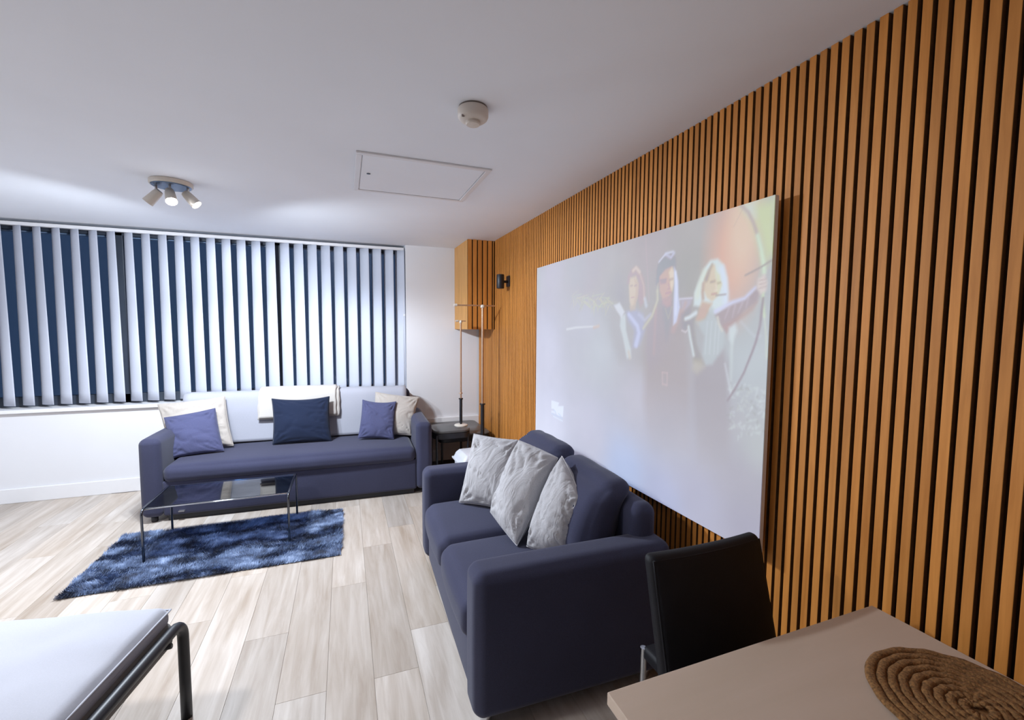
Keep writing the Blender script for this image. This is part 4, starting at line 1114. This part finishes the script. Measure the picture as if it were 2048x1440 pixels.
    ('s',[(0.9637,0.4702),(0.9676,0.4662)],0.0028,0.001,(170,172,176),0.007,0.55),
    ('s',[(0.9559,0.4822),(0.9532,0.4787)],0.0028,0.001,(214,222,228),0.007,0.55),
    ('s',[(0.9995,0.4014),(0.9977,0.3985)],0.0028,0.001,(198,204,206),0.007,0.55),
    ('s',[(0.9443,0.465),(0.9419,0.4511)],0.0028,0.001,(206,216,218),0.007,0.55),
    ('s',[(0.9964,0.4659),(0.9901,0.4738)],0.0028,0.001,(214,222,228),0.007,0.55),
    ('s',[(0.9798,0.4021),(0.9741,0.4081)],0.0028,0.001,(170,172,176),0.007,0.55),
    ('s',[(0.9599,0.4185),(0.9475,0.4182)],0.0028,0.001,(198,204,206),0.007,0.55),
    ('s',[(0.9584,0.4703),(0.9621,0.4754)],0.0028,0.001,(170,172,176),0.007,0.55),
    ('s',[(0.9254,0.4586),(0.9175,0.4611)],0.0028,0.001,(214,222,228),0.007,0.55),
    ('s',[(0.9608,0.4339),(0.969,0.4279)],0.0028,0.001,(198,204,206),0.007,0.55),
    ('s',[(0.983,0.4787),(0.9728,0.4753)],0.0028,0.001,(206,216,218),0.007,0.55),
    ('s',[(0.9539,0.3511),(0.9453,0.3623)],0.0028,0.001,(214,222,228),0.007,0.55),
    ('s',[(0.9983,0.4007),(1.0008,0.4148)],0.0028,0.001,(206,216,218),0.007,0.55),
    ('s',[(0.9399,0.4552),(0.9428,0.4534)],0.0028,0.001,(206,216,218),0.007,0.55),
    ('s',[(0.9728,0.4195),(0.969,0.4068)],0.0028,0.001,(214,222,228),0.007,0.55),
    ('s',[(0.986,0.3509),(0.9931,0.3562)],0.0028,0.001,(206,216,218),0.007,0.55),
    ('s',[(0.9576,0.3579),(0.9595,0.3521)],0.0028,0.001,(214,222,228),0.007,0.55),
    ('s',[(0.9646,0.3807),(0.9644,0.3839)],0.0028,0.001,(170,172,176),0.007,0.55),
    ('s',[(1.0011,0.4234),(1.0154,0.4265)],0.0028,0.001,(198,204,206),0.007,0.55),
    ('s',[(0.9338,0.478),(0.9299,0.4724)],0.0028,0.001,(206,216,218),0.007,0.55),
    ('s',[(0.9685,0.3427),(0.9682,0.3439)],0.0028,0.001,(170,172,176),0.007,0.55),
    ('s',[(1.0068,0.3835),(1.0086,0.3778)],0.0028,0.001,(214,222,228),0.007,0.55),
    ('s',[(0.9498,0.4044),(0.946,0.4164)],0.0028,0.001,(206,216,218),0.007,0.55),
    ('s',[(0.9494,0.4294),(0.9533,0.438)],0.0028,0.001,(206,216,218),0.007,0.55),
    ('s',[(0.9463,0.3272),(0.9455,0.3145)],0.0028,0.001,(214,222,228),0.007,0.55),
    ('s',[(0.9461,0.466),(0.9292,0.4593)],0.0028,0.001,(170,172,176),0.007,0.55),
    ('s',[(0.9936,0.4539),(0.991,0.4521)],0.0028,0.001,(206,216,218),0.007,0.55),
    ('s',[(0.9265,0.3553),(0.9258,0.354)],0.0028,0.001,(198,204,206),0.007,0.55),
    ('s',[(0.9743,0.3418),(0.9758,0.3446)],0.0028,0.001,(214,222,228),0.007,0.55),
    ('s',[(0.9431,0.3548),(0.9502,0.3564)],0.0028,0.001,(198,204,206),0.007,0.55),
    ('s',[(0.9766,0.3605),(0.9755,0.3598)],0.0028,0.001,(214,222,228),0.007,0.55),
    ('s',[(0.9597,0.3641),(0.9528,0.3577)],0.0028,0.001,(206,216,218),0.007,0.55),
    ('s',[(0.9431,0.4146),(0.9408,0.4281)],0.0028,0.001,(170,172,176),0.007,0.55),
    ('s',[(0.9988,0.4356),(1.0074,0.4378)],0.0028,0.001,(198,204,206),0.007,0.55),
    ('s',[(0.9391,0.357),(0.9251,0.3423)],0.0028,0.001,(198,204,206),0.007,0.55),
    ('s',[(0.9432,0.4147),(0.9426,0.4058)],0.0028,0.001,(198,204,206),0.007,0.55),
    ('s',[(0.9256,0.3762),(0.9264,0.3898)],0.0028,0.001,(206,216,218),0.007,0.55),
    ('s',[(0.9412,0.6637),(0.9709,0.6222),(0.9829,0.6225)],0.003,0.003,(204,210,222),0.01,0.5),
    ('s',[(0.9303,1.0006),(0.947,0.9736),(0.9589,0.9411),(0.9692,0.9018),(0.9764,0.864)],0.0045,0.005,(188,178,182),0.008,0.85),
    ('s',[(0.9692,0.9018),(0.9773,0.8637),(0.9829,0.8268),(0.9853,0.7986)],0.006,0.007,(208,224,208),0.01,0.95),
    ('s',[(0.9852,0.7469),(0.9856,0.719),(0.9898,0.6788)],0.004,0.004,(206,220,196),0.008,0.9),
    ('s',[(0.9859,0.7269),(0.9842,0.6911),(0.982,0.6508),(0.9758,0.61),(0.9692,0.5808),(0.9525,0.5161),(0.9344,0.4656),(0.9178,0.4266)],0.0038,0.003,(166,156,168),0.006,0.9),
    ('s',[(0.9898,0.6788),(0.9951,0.6229),(0.998,0.563)],0.002,0.002,(212,222,208),0.006,0.7),
    ('s',[(0.9031,0.7472),(0.8797,0.7461)],0.0025,0.0025,(172,166,172),0.005,0.9),
    ('s',[(0.9465,0.7965),(0.9766,0.8121),(1.0023,0.8295)],0.0025,0.0025,(170,164,168),0.005,0.9),
    ('s',[(0.9369,0.9938),(0.9157,0.9432)],0.001,0.001,(196,180,176),0.005,0.6),
    ('p',[(0.974,0.7837),(0.9866,0.792),(0.9931,0.7696),(0.991,0.7462),(0.9796,0.7388),(0.9724,0.7598)],(216,207,207),0.01,0.97),
    ('s',[(0.9772,0.7768),(0.9905,0.7795)],0.0016,0.0016,(190,176,178),0.004,0.8),
    ('s',[(0.9775,0.7663),(0.9908,0.7692)],0.0016,0.0016,(190,176,178),0.004,0.8),
    ('s',[(0.9779,0.7559),(0.9912,0.7589)],0.0016,0.0016,(190,176,178),0.004,0.8),
    ('s',[(0.9792,0.8056),(0.9774,0.788)],0.004,0.004,(196,200,196),0.008,0.7),
    ('p',[(0.1386,0.2392),(0.2004,0.2405),(0.1923,0.2201),(0.234,0.231),(0.2311,0.1704),(0.1932,0.1683),(0.1757,0.174),(0.162,0.195),(0.1394,0.1921)],(229,237,255),0.006,1),
    ('p',[(0.1396,0.181),(0.1666,0.1854),(0.1735,0.1718),(0.1398,0.1684)],(226,234,254),0.006,0.95),
    ('s',[(0.1576,0.1907),(0.1733,0.1841),(0.1779,0.1746)],0.003,0.003,(206,222,250),0.006,0.9),
    ('s',[(0.1952,0.1795),(0.2144,0.1729)],0.003,0.003,(206,222,250),0.006,0.9),
    ('s',[(0.1422,0.1644),(0.2271,0.1617)],0.0025,0.0025,(198,216,246),0.005,0.9),
    ('s',[(0.156,0.1526),(0.2274,0.1482)],0.0035,0.0035,(222,232,252),0.005,0.95),
]

num = np.zeros(U.shape + (3,)); den = np.zeros(U.shape)
for (cu, cv), col in BG:
    wgt = 1.0 / (((U - cu) * A) ** 2 + (Vv - cv) ** 2 + 0.004) ** 1.6
    num += wgt[..., None] * np.array(col, float); den += wgt
img = num / den[..., None]
nz = smoothnoise(5, 2.0); nz2 = smoothnoise(16, 5.0)
img += (2.5 * nz + 2.0 * nz2)[..., None] * np.array([1.0, 0.9, 0.8])
for op in OPS:
    if op[0] == 'f':
        blend(poly(op[1], op[3]) * np.clip((Vv - 0.16) / 0.30, 0, 1), op[2], op[4])
    elif op[0] == 'p':
        blend(poly(op[1], op[3]), op[2], op[4])
    elif op[0] == 'e':
        blend(ell(op[1][0], op[1][1], op[2][0], op[2][1], op[4]), op[3], op[5])
    else:
        mk = np.zeros(U.shape); n_ = len(op[1]) - 1
        for i_ in range(n_):
            ra = op[2] + (op[3] - op[2]) * i_ / n_; rb_ = op[2] + (op[3] - op[2]) * (i_ + 1) / n_
            mk = np.maximum(mk, seg(op[1][i_], op[1][i_ + 1], ra, rb_, op[5]))
        blend(mk, op[4], op[6])
img = np.clip(img, 0, 255) / 255
img = np.where(img <= 0.04045, img / 12.92, ((img + 0.055) / 1.055) ** 2.4) / 2 ** vs.exposure
# a projector only adds light to what the room lamps already put on the white board
ROOM = np.array([[0.3012, -0.0485, 0.3495, -0.0532, -0.1833, -0.1293], [0.3196, -0.0491, 0.377, -0.0663, -0.1986, -0.141], [0.3707, -0.0674, 0.4213, -0.075, -0.2211, -0.1572]])
base = np.stack([np.ones_like(U), U, Vv, U * U, Vv * Vv, U * Vv], -1) @ ROOM.T
img = np.clip(img - base, 0.0, 1.0)

me = bpy.data.meshes.new('picture')
co = np.stack([np.zeros_like(U), SWD / 2 - U * SWD, Vv * SHT], -1).reshape(-1, 3)
fi = (np.arange(NXs)[:, None] * (NYs + 1) + np.arange(NYs)[None, :]).ravel()
quads = np.stack([fi, fi + NYs + 1, fi + NYs + 2, fi + 1], 1)
me.from_pydata(co.tolist(), [], quads.tolist())
me.update()
ca = me.attributes.new('film', 'FLOAT_COLOR', 'POINT')
ca.data.foreach_set('color', np.concatenate([img.reshape(-1, 3), np.ones((img.shape[0] * img.shape[1], 1))], 1).astype(np.float32).ravel())
m, nt, b, tc = principled('projected_picture')
at = nt.nodes.new('ShaderNodeAttribute'); at.attribute_name = 'film'
nn = N(nt, 'ShaderNodeTexNoise', Scale=2.0)
rb = ramp(nt, [(0.0, (0.44, 0.44, 0.45)), (1.0, (0.45, 0.45, 0.46))])
nt.links.new(tc.outputs['Object'], nn.inputs['Vector']); nt.links.new(nn.outputs['Fac'], rb.inputs[0])
nt.links.new(rb.outputs[0], b.inputs['Base Color'])
nt.links.new(at.outputs['Color'], b.inputs['Emission Color'])
b.inputs['Emission Strength'].default_value = 1.0
b.inputs['Roughness'].default_value = 0.55
b.inputs['Specular IOR Level'].default_value = 0.1
me.materials.append(m)
o = bpy.data.objects.new('projected_picture', me); COL.objects.link(o); o.parent = scr

# ------------------------------------------------------------------ wall sconce
sc = thing('wall_sconce', 'small black cylinder wall light on the slatted wall', 'wall light', (XR, 3.93, 1.945))
MB().cbox(-0.014, -0.001, -0.035, 0.035, -0.045, 0.055, 0.002).build('back_plate', BLACKM, sc)
MB().cyl((-0.014, 0, 0.0), (-0.06, 0, 0.0), 0.012, n=16).build('arm', BLACKM, sc, False)
o = MB().lathe([(0.030, -0.062), (0.034, -0.064), (0.036, -0.060), (0.036, 0.060), (0.034, 0.064), (0.030, 0.062), (0.029, 0.03)], (-0.085, 0, 0), n=32).build('cylinder_shade', BLACKM, sc)
smooth_angle(o)

# ------------------------------------------------------------------ ceiling hatch, smoke alarm
ht = thing('access_hatch', 'white rectangular access hatch set in the ceiling', 'hatch', (0.43, 2.765, H))
hx, hy, fw_ = 0.36, 0.335, 0.030
for a in ((-hx, hx, -hy, -hy + fw_), (-hx, hx, hy - fw_, hy), (-hx, -hx + fw_, -hy + fw_, hy - fw_), (hx - fw_, hx, -hy + fw_, hy - fw_)):
    MB().cbox(*a, -0.010, 0.0, 0.003).build('frame_strip', TRIM, ht)
MB().cbox(-hx + fw_ + 0.004, hx - fw_ - 0.004, -hy + fw_ + 0.004, hy - fw_ - 0.004, -0.006, 0.0, 0.001).build('hatch_door', CEIL, ht)
MB().lathe([(0.011, -0.006), (0.011, -0.009), (0.006, -0.010)], (-hx + 0.075, -0.02, 0), n=18).build('lock', DCHROME, ht, True)

sa = thing('smoke_alarm', 'round off-white smoke alarm on the ceiling', 'smoke alarm', (0.503, 1.80, H))
sa.scale = (1.15, 1.15, 1.15)
smooth_angle(MB().lathe([(0.050, 0.0), (0.0515, -0.004), (0.0515, -0.006)], n=40).build('mounting_ring', plain('grey_gap', (0.18, 0.15, 0.13), 0.7), sa))
smooth_angle(MB().lathe([(0.052, -0.006), (0.054, -0.009), (0.054, -0.032), (0.050, -0.040), (0.042, -0.046), (0.028, -0.048)], n=40).build('body', PLASTIC, sa))
smooth_angle(MB().lathe([(0.025, -0.046), (0.026, -0.056), (0.023, -0.060), (0.0, -0.061)], n=32).build('sensor_cap', PLASTIC, sa))
MB().cbox(-0.047, -0.037, -0.025, -0.021, -0.048, -0.040, 0.001).build('indicator', plain('grey_lens', (0.3, 0.25, 0.22), 0.3), sa)

# ------------------------------------------------------------------ nest of side tables in the corner
def side_table(root, x0, x1, y0, y1, z, r, th, shelf=None):
    def rounded(a0, a1, b0, b1, rad, n=8):
        pts = []
        for cx, cy, t0 in ((a1 - rad, b1 - rad, 0), (a0 + rad, b1 - rad, 90), (a0 + rad, b0 + rad, 180), (a1 - rad, b0 + rad, 270)):
            for i in range(n + 1):
                t = math.radians(t0 + 90 * i / n); pts.append((cx + rad * math.cos(t), cy + rad * math.sin(t)))
        return pts
    def slab(name, z0, z1, bev, mat):
        P0 = rounded(x0, x1, y0, y1, r)
        cx, cy = (x0 + x1) / 2, (y0 + y1) / 2
        def ins(p, d): return (cx + (p[0] - cx) * (1 - d / (x1 - x0) * 2), cy + (p[1] - cy) * (1 - d / (y1 - y0) * 2))
        rings = [([ins(p, bev) for p in P0], z0), (P0, z0 + bev), (P0, z1 - bev), ([ins(p, bev) for p in P0], z1)]
        V, F = [], []
        m_ = len(P0)
        for pts, zz in rings: V += [(a, c, zz) for a, c in pts]
        for k in range(3):
            for i in range(m_): F.append((k * m_ + i, k * m_ + (i + 1) % m_, (k + 1) * m_ + (i + 1) % m_, (k + 1) * m_ + i))
        F.append(tuple(range(m_ - 1, -1, -1))); F.append(tuple(range(3 * m_, 4 * m_)))
        return smooth_angle(mobj(name, V, F, mat, root))
    slab('table_top', z - th, z, 0.006, BLACKG)
    slab('apron', z - th - 0.055, z - th - 0.002, 0.003, BLACKM)
    if shelf: slab('shelf', shelf - 0.018, shelf, 0.004, plain('dark_brown_board', (0.03, 0.02, 0.014), 0.6))
    for a in (x0 + 0.03, x1 - 0.03):
        for c in (y0 + 0.03, y1 - 0.03):
            MB().cyl((a, c, 0), (a, c, z - th - 0.02), 0.011, n=14).build('leg', BLACKM, root, False)

ta = thing('side_table', 'low black side table pushed back into the corner by the slatted wall', 'side table', (1.11, 4.54, 0), 0, 'nest of black side tables')
side_table(ta, -0.26, 0.27, -0.28, 0.36, 0.455, 0.06, 0.022)
tb = thing('side_table', 'rounded black side table with a brass lamp on it beside the long sofa', 'side table', (0.965, 4.27, 0), 0, 'nest of black side tables')
side_table(tb, -0.20, 0.165, -0.185, 0.155, 0.54, 0.09, 0.026, 0.16)

# ------------------------------------------------------------------ brass reading lamps
def pole_lamp(root, z0, sleeve0, sleeve1, top, rod, sl, base_r, bar, collar, bar_mat):
    smooth_angle(MB().lathe([(base_r, 0), (base_r, 0.008), (base_r * 0.92, 0.013), (0.02, 0.016)], (0, 0, 0), n=36).build('base', IVORY, root))
    MB().cyl((0, 0, 0.012), (0, 0, sleeve0 + 0.01), sl * 0.7, n=18).build('lower_rod', BLACKM, root)
    o = MB().lathe([(sl * 0.8, sleeve0), (sl, sleeve0 + 0.01), (sl, sleeve1 - 0.012), (sl * 1.5, sleeve1 - 0.010), (sl * 1.5, sleeve1), (sl * 0.8, sleeve1 + 0.002)], n=22).build('black_sleeve', BLACKM, root)
    smooth_angle(o)
    o = MB().cyl((0, 0, sleeve1), (0, 0, top), rod, n=18).build('rod', BRASS, root); smooth_angle(o)
    if collar:
        MB().lathe([(rod, collar - 0.005), (rod * 2.2, collar - 0.003), (rod * 2.2, collar + 0.003), (rod, collar + 0.005)], n=18).build('collar', BRASS, root, True)
    MB().lathe([(rod, top - 0.004), (rod * 1.7, top), (rod * 1.7, top + 0.022), (rod * 0.6, top + 0.028)], n=18).build('joint', IVORY, root, True)
    x0, x1, zb = bar
    o = MB().cyl((x0, 0.0, zb), (x1, 0.0, zb), rod * 0.55, n=12).build('cross_bar', bar_mat, root); smooth_angle(o)
    MB().cyl((x0 - 0.006, 0, zb), (x0 + 0.022, 0, zb), rod * 1.1, n=14).build('bar_tip', IVORY, root)

la = thing('pole_lamp', 'thin brass pole lamp with a black grip standing on the rounded side table', 'lamp', (1.068, 4.27, 0.541))
pole_lamp(la, 0, 0.02, 0.275, 1.02, 0.0085, 0.0145, 0.066, (-0.045, 0.050, 1.040), 0.325, BRASS)
lb = thing('pole_lamp', 'taller brass pole lamp with a long cross bar in front of the slatted wall', 'lamp', (1.250, 4.13, 0.0))
pole_lamp(lb, 0, 0.06, 0.775, 1.71, 0.0125, 0.018, 0.085, (-0.275, 0.125, 1.728), None, BRASS)

# ------------------------------------------------------------------ white storage box behind the two-seat sofa
sb = thing('storage_box', 'white plastic storage box with a loose lid flap under the side tables', 'box', (1.13, 3.865, 0), 0.03)
v, f = soft_box_data(0.36, 0.30, 0.30, 0.025, 4, 4, (0, 0, 0), lambda o, n: Vector((o.x * (1 + 0.05 * n[2]), o.y * (1 + 0.05 * n[2]), o.z)))
mobj('tub', [p + Vector((0, 0, 0.15)) for p in v], f, WPLASTIC, sb, True)
soft_box('lid', -0.185, 0.185, -0.155, 0.155, 0.30, 0.385, 0.03, WPLASTIC, sb, 4, 4, (0, 0, 0.006), lambda o, n: Vector((o.x * (1 - 0.10 * n[2]), o.y * (1 - 0.08 * n[2]), o.z)))
MB().cbox(-0.205, 0.205, -0.175, 0.175, 0.295, 0.312, 0.004).build('lid_rim', WPLASTIC, sb)
o = MB().cbox(-0.22, -0.185, -0.17, -0.10, 0.225, 0.305, 0.005).build('clip_handle', WPLASTIC, sb)

# ------------------------------------------------------------------ footstool at the lower left
fs = thing('footstool', 'white cushioned footstool with a black tube frame on the bare floor', 'footstool', (-0.985, 1.745, 0), math.radians(-11))
FX, FY = 0.31, 0.27
soft_box('upholstered_base', -FX - 0.010, FX + 0.010, -FY - 0.004, FY + 0.004, 0.30, 0.412, 0.04, TAUPE, fs, 4, 6)
def fsw(o, n):
    e = max(0, 1 - max(abs(n[0]), abs(n[1])))
    o.z += 0.006 * noise.noise(Vector((o.x * 9, o.y * 9, 2))) * (1 if n[2] > 0 else 0)
    return o
fcush = soft_box('seat_pad', -FX, FX, -FY, FY, 0.385, 0.465, 0.036, WHITEF, fs, 5, 18, (0.0, 0.0, 0.022), fsw)
pts = [(-FX + 0.02, -FY, 0.43)]
loop = [(sx * (FX - 0.004), sy * (FY - 0.004), 0.445) for sx, sy in ((-1, -1), (1, -1), (1, 1), (-1, 1))]
lp = []
for a, c in zip(loop, loop[1:] + loop[:1]):
    for k in range(6): lp.append(Vector(a).lerp(Vector(c), k / 6))
MB().tube(lp, 0.004, 6, closed=True).build('piping', WHITEF, fcush, True)
for sx in (-1, 1):
    x0 = sx * (FX + 0.026)
    rr_ = 0.06
    pts = [(x0, FY + 0.01, 0.0), (x0, FY + 0.01, 0.15), (x0, FY + 0.01, 0.39 - rr_)]
    pts += [(x0, FY + 0.01 - rr_ + rr_ * math.cos(t), 0.39 - rr_ + rr_ * math.sin(t)) for t in np.linspace(0.2, math.pi / 2, 6)]
    pts += [(x0, 0.1, 0.39), (x0, -0.1, 0.39)]
    pts += [(x0, -FY - 0.01 + rr_ - rr_ * math.sin(t), 0.39 - rr_ + rr_ * math.cos(t)) for t in np.linspace(0, math.pi / 2 - 0.2, 6)]
    pts += [(x0, -FY - 0.01, 0.39 - rr_), (x0, -FY - 0.01, 0.15), (x0, -FY - 0.01, 0.0)]
    MB().tube(pts, 0.019, 14).build('side_frame', BLACKM, fs, True)
for yy in (-0.18, 0.18):
    MB().tube([(-FX - 0.04, yy, 0.36), (0, yy, 0.285), (FX + 0.04, yy, 0.36)], 0.010, 8).build('cross_tube', BLACKM, fs, True)

# ------------------------------------------------------------------ dining table, placemat, chair, stool
dt = thing('dining_table', 'beige laminate dining table end beside the slatted wall', 'table', (0.93, 0.15, 0))
MB().cbox(-0.43, 0.423, -0.60, 0.60, 0.722, 0.75, 0.002).build('table_top', TABLETOP, dt)
for a in (-0.38, 0.37):
    for c in (-0.55, 0.55):
        MB().cbox(a - 0.025, a + 0.025, c - 0.025, c + 0.025, 0, 0.722, 0.003).build('leg', BLACKM, dt)
for a0, a1, c0, c1 in ((-0.355, 0.345, 0.535, 0.565), (-0.355, 0.345, -0.565, -0.535), (-0.395, -0.365, -0.525, 0.525), (0.355, 0.385, -0.525, 0.525)):
    MB().cbox(a0, a1, c0, c1, 0.66, 0.722, 0.002).build('apron', BLACKM, dt)

pm = MB()
NT = 9
mat_pts = []
for i in range(NT * 60):
    t = 2 * math.pi * i / 60
    r = 0.012 + 0.165 * i / (NT * 60)
    mat_pts.append((r * math.cos(t), r * math.sin(t), 0.006 + 0.0015 * math.sin(i * 1.7)))
pm.tube(mat_pts, 0.0105, 6, flat=0.55)
pm.lathe([(0.17, 0.0005), (0.172, 0.003), (0.17, 0.004)], n=40)
pmo = pm.build('placemat', JUTE, None, True, (1.165, 0.452, 0.75))
tag(pmo, 'round brown woven placemat on the dining table', 'placemat')

dc = thing('dining_chair', 'black leather dining chair tucked under the end of the dining table', 'chair', (0.975, 0.70, 0))
def cb(o, n):
    s = (o.z + 0.26) / 0.52
    o = Vector((o.x * (1.0 - 0.02 * s), o.y + 0.13 * (s - 0.5) + 0.012 * n[0] * n[0], o.z))
    return o
v, f = soft_box_data(0.415, 0.045, 0.52, 0.020, 4, 10, (0, 0.006, 0), cb)
bk = mobj('backrest', [p + Vector((0, 0.205, 0.625)) for p in v], f, LEATHER, dc, True)
lp = []
for (a, c) in ((-1, -1), (1, -1), (1, 1), (-1, 1)):
    pass
ring = []
for k in range(16): ring.append((-1 + 2 * k / 16, 1))
for k in range(16): ring.append((1, 1 - 2 * k / 16))
for k in range(16): ring.append((1 - 2 * k / 16, -1))
for k in range(16): ring.append((-1, -1 + 2 * k / 16))
lp = []
for a, c in ring:
    p = cb(Vector((a * 0.198, -0.019, c * 0.248)), (a, -1, c))
    lp.append(p + Vector((0, 0.205, 0.625)))
MB().tube(lp, 0.0035, 6, closed=True).build('stitched_seam', LEATHER, bk, True)
soft_box('seat', -0.21, 0.21, -0.26, 0.17, 0.40, 0.46, 0.022, LEATHER, dc, 4, 8, (0, 0, 0.012))
for a in (-0.185, 0.185):
    MB().tube([(a, -0.235, 0.0), (a, -0.235, 0.2), (a, -0.235, 0.41)], 0.012, 10).build('leg', CHROME, dc, True)
    MB().tube([(a, 0.20, 0.0), (a, 0.175, 0.2), (a, 0.15, 0.41)], 0.012, 10).build('leg', CHROME, dc, True)

st = thing('stool', 'low black padded stool with chrome legs between chair and two-seat sofa', 'stool', (1.13, 1.12, 0))
soft_box('seat_pad', -0.20, 0.20, -0.075, 0.075, 0.385, 0.43, 0.015, LEATHER, st, 3, 6, (0, 0, 0.006))
for a in (-0.195, 0.195):
    for c in (-0.07, 0.07):
        MB().cyl((a, c, 0), (a, c, 0.425), 0.011, n=14).build('leg', CHROME, st, False)
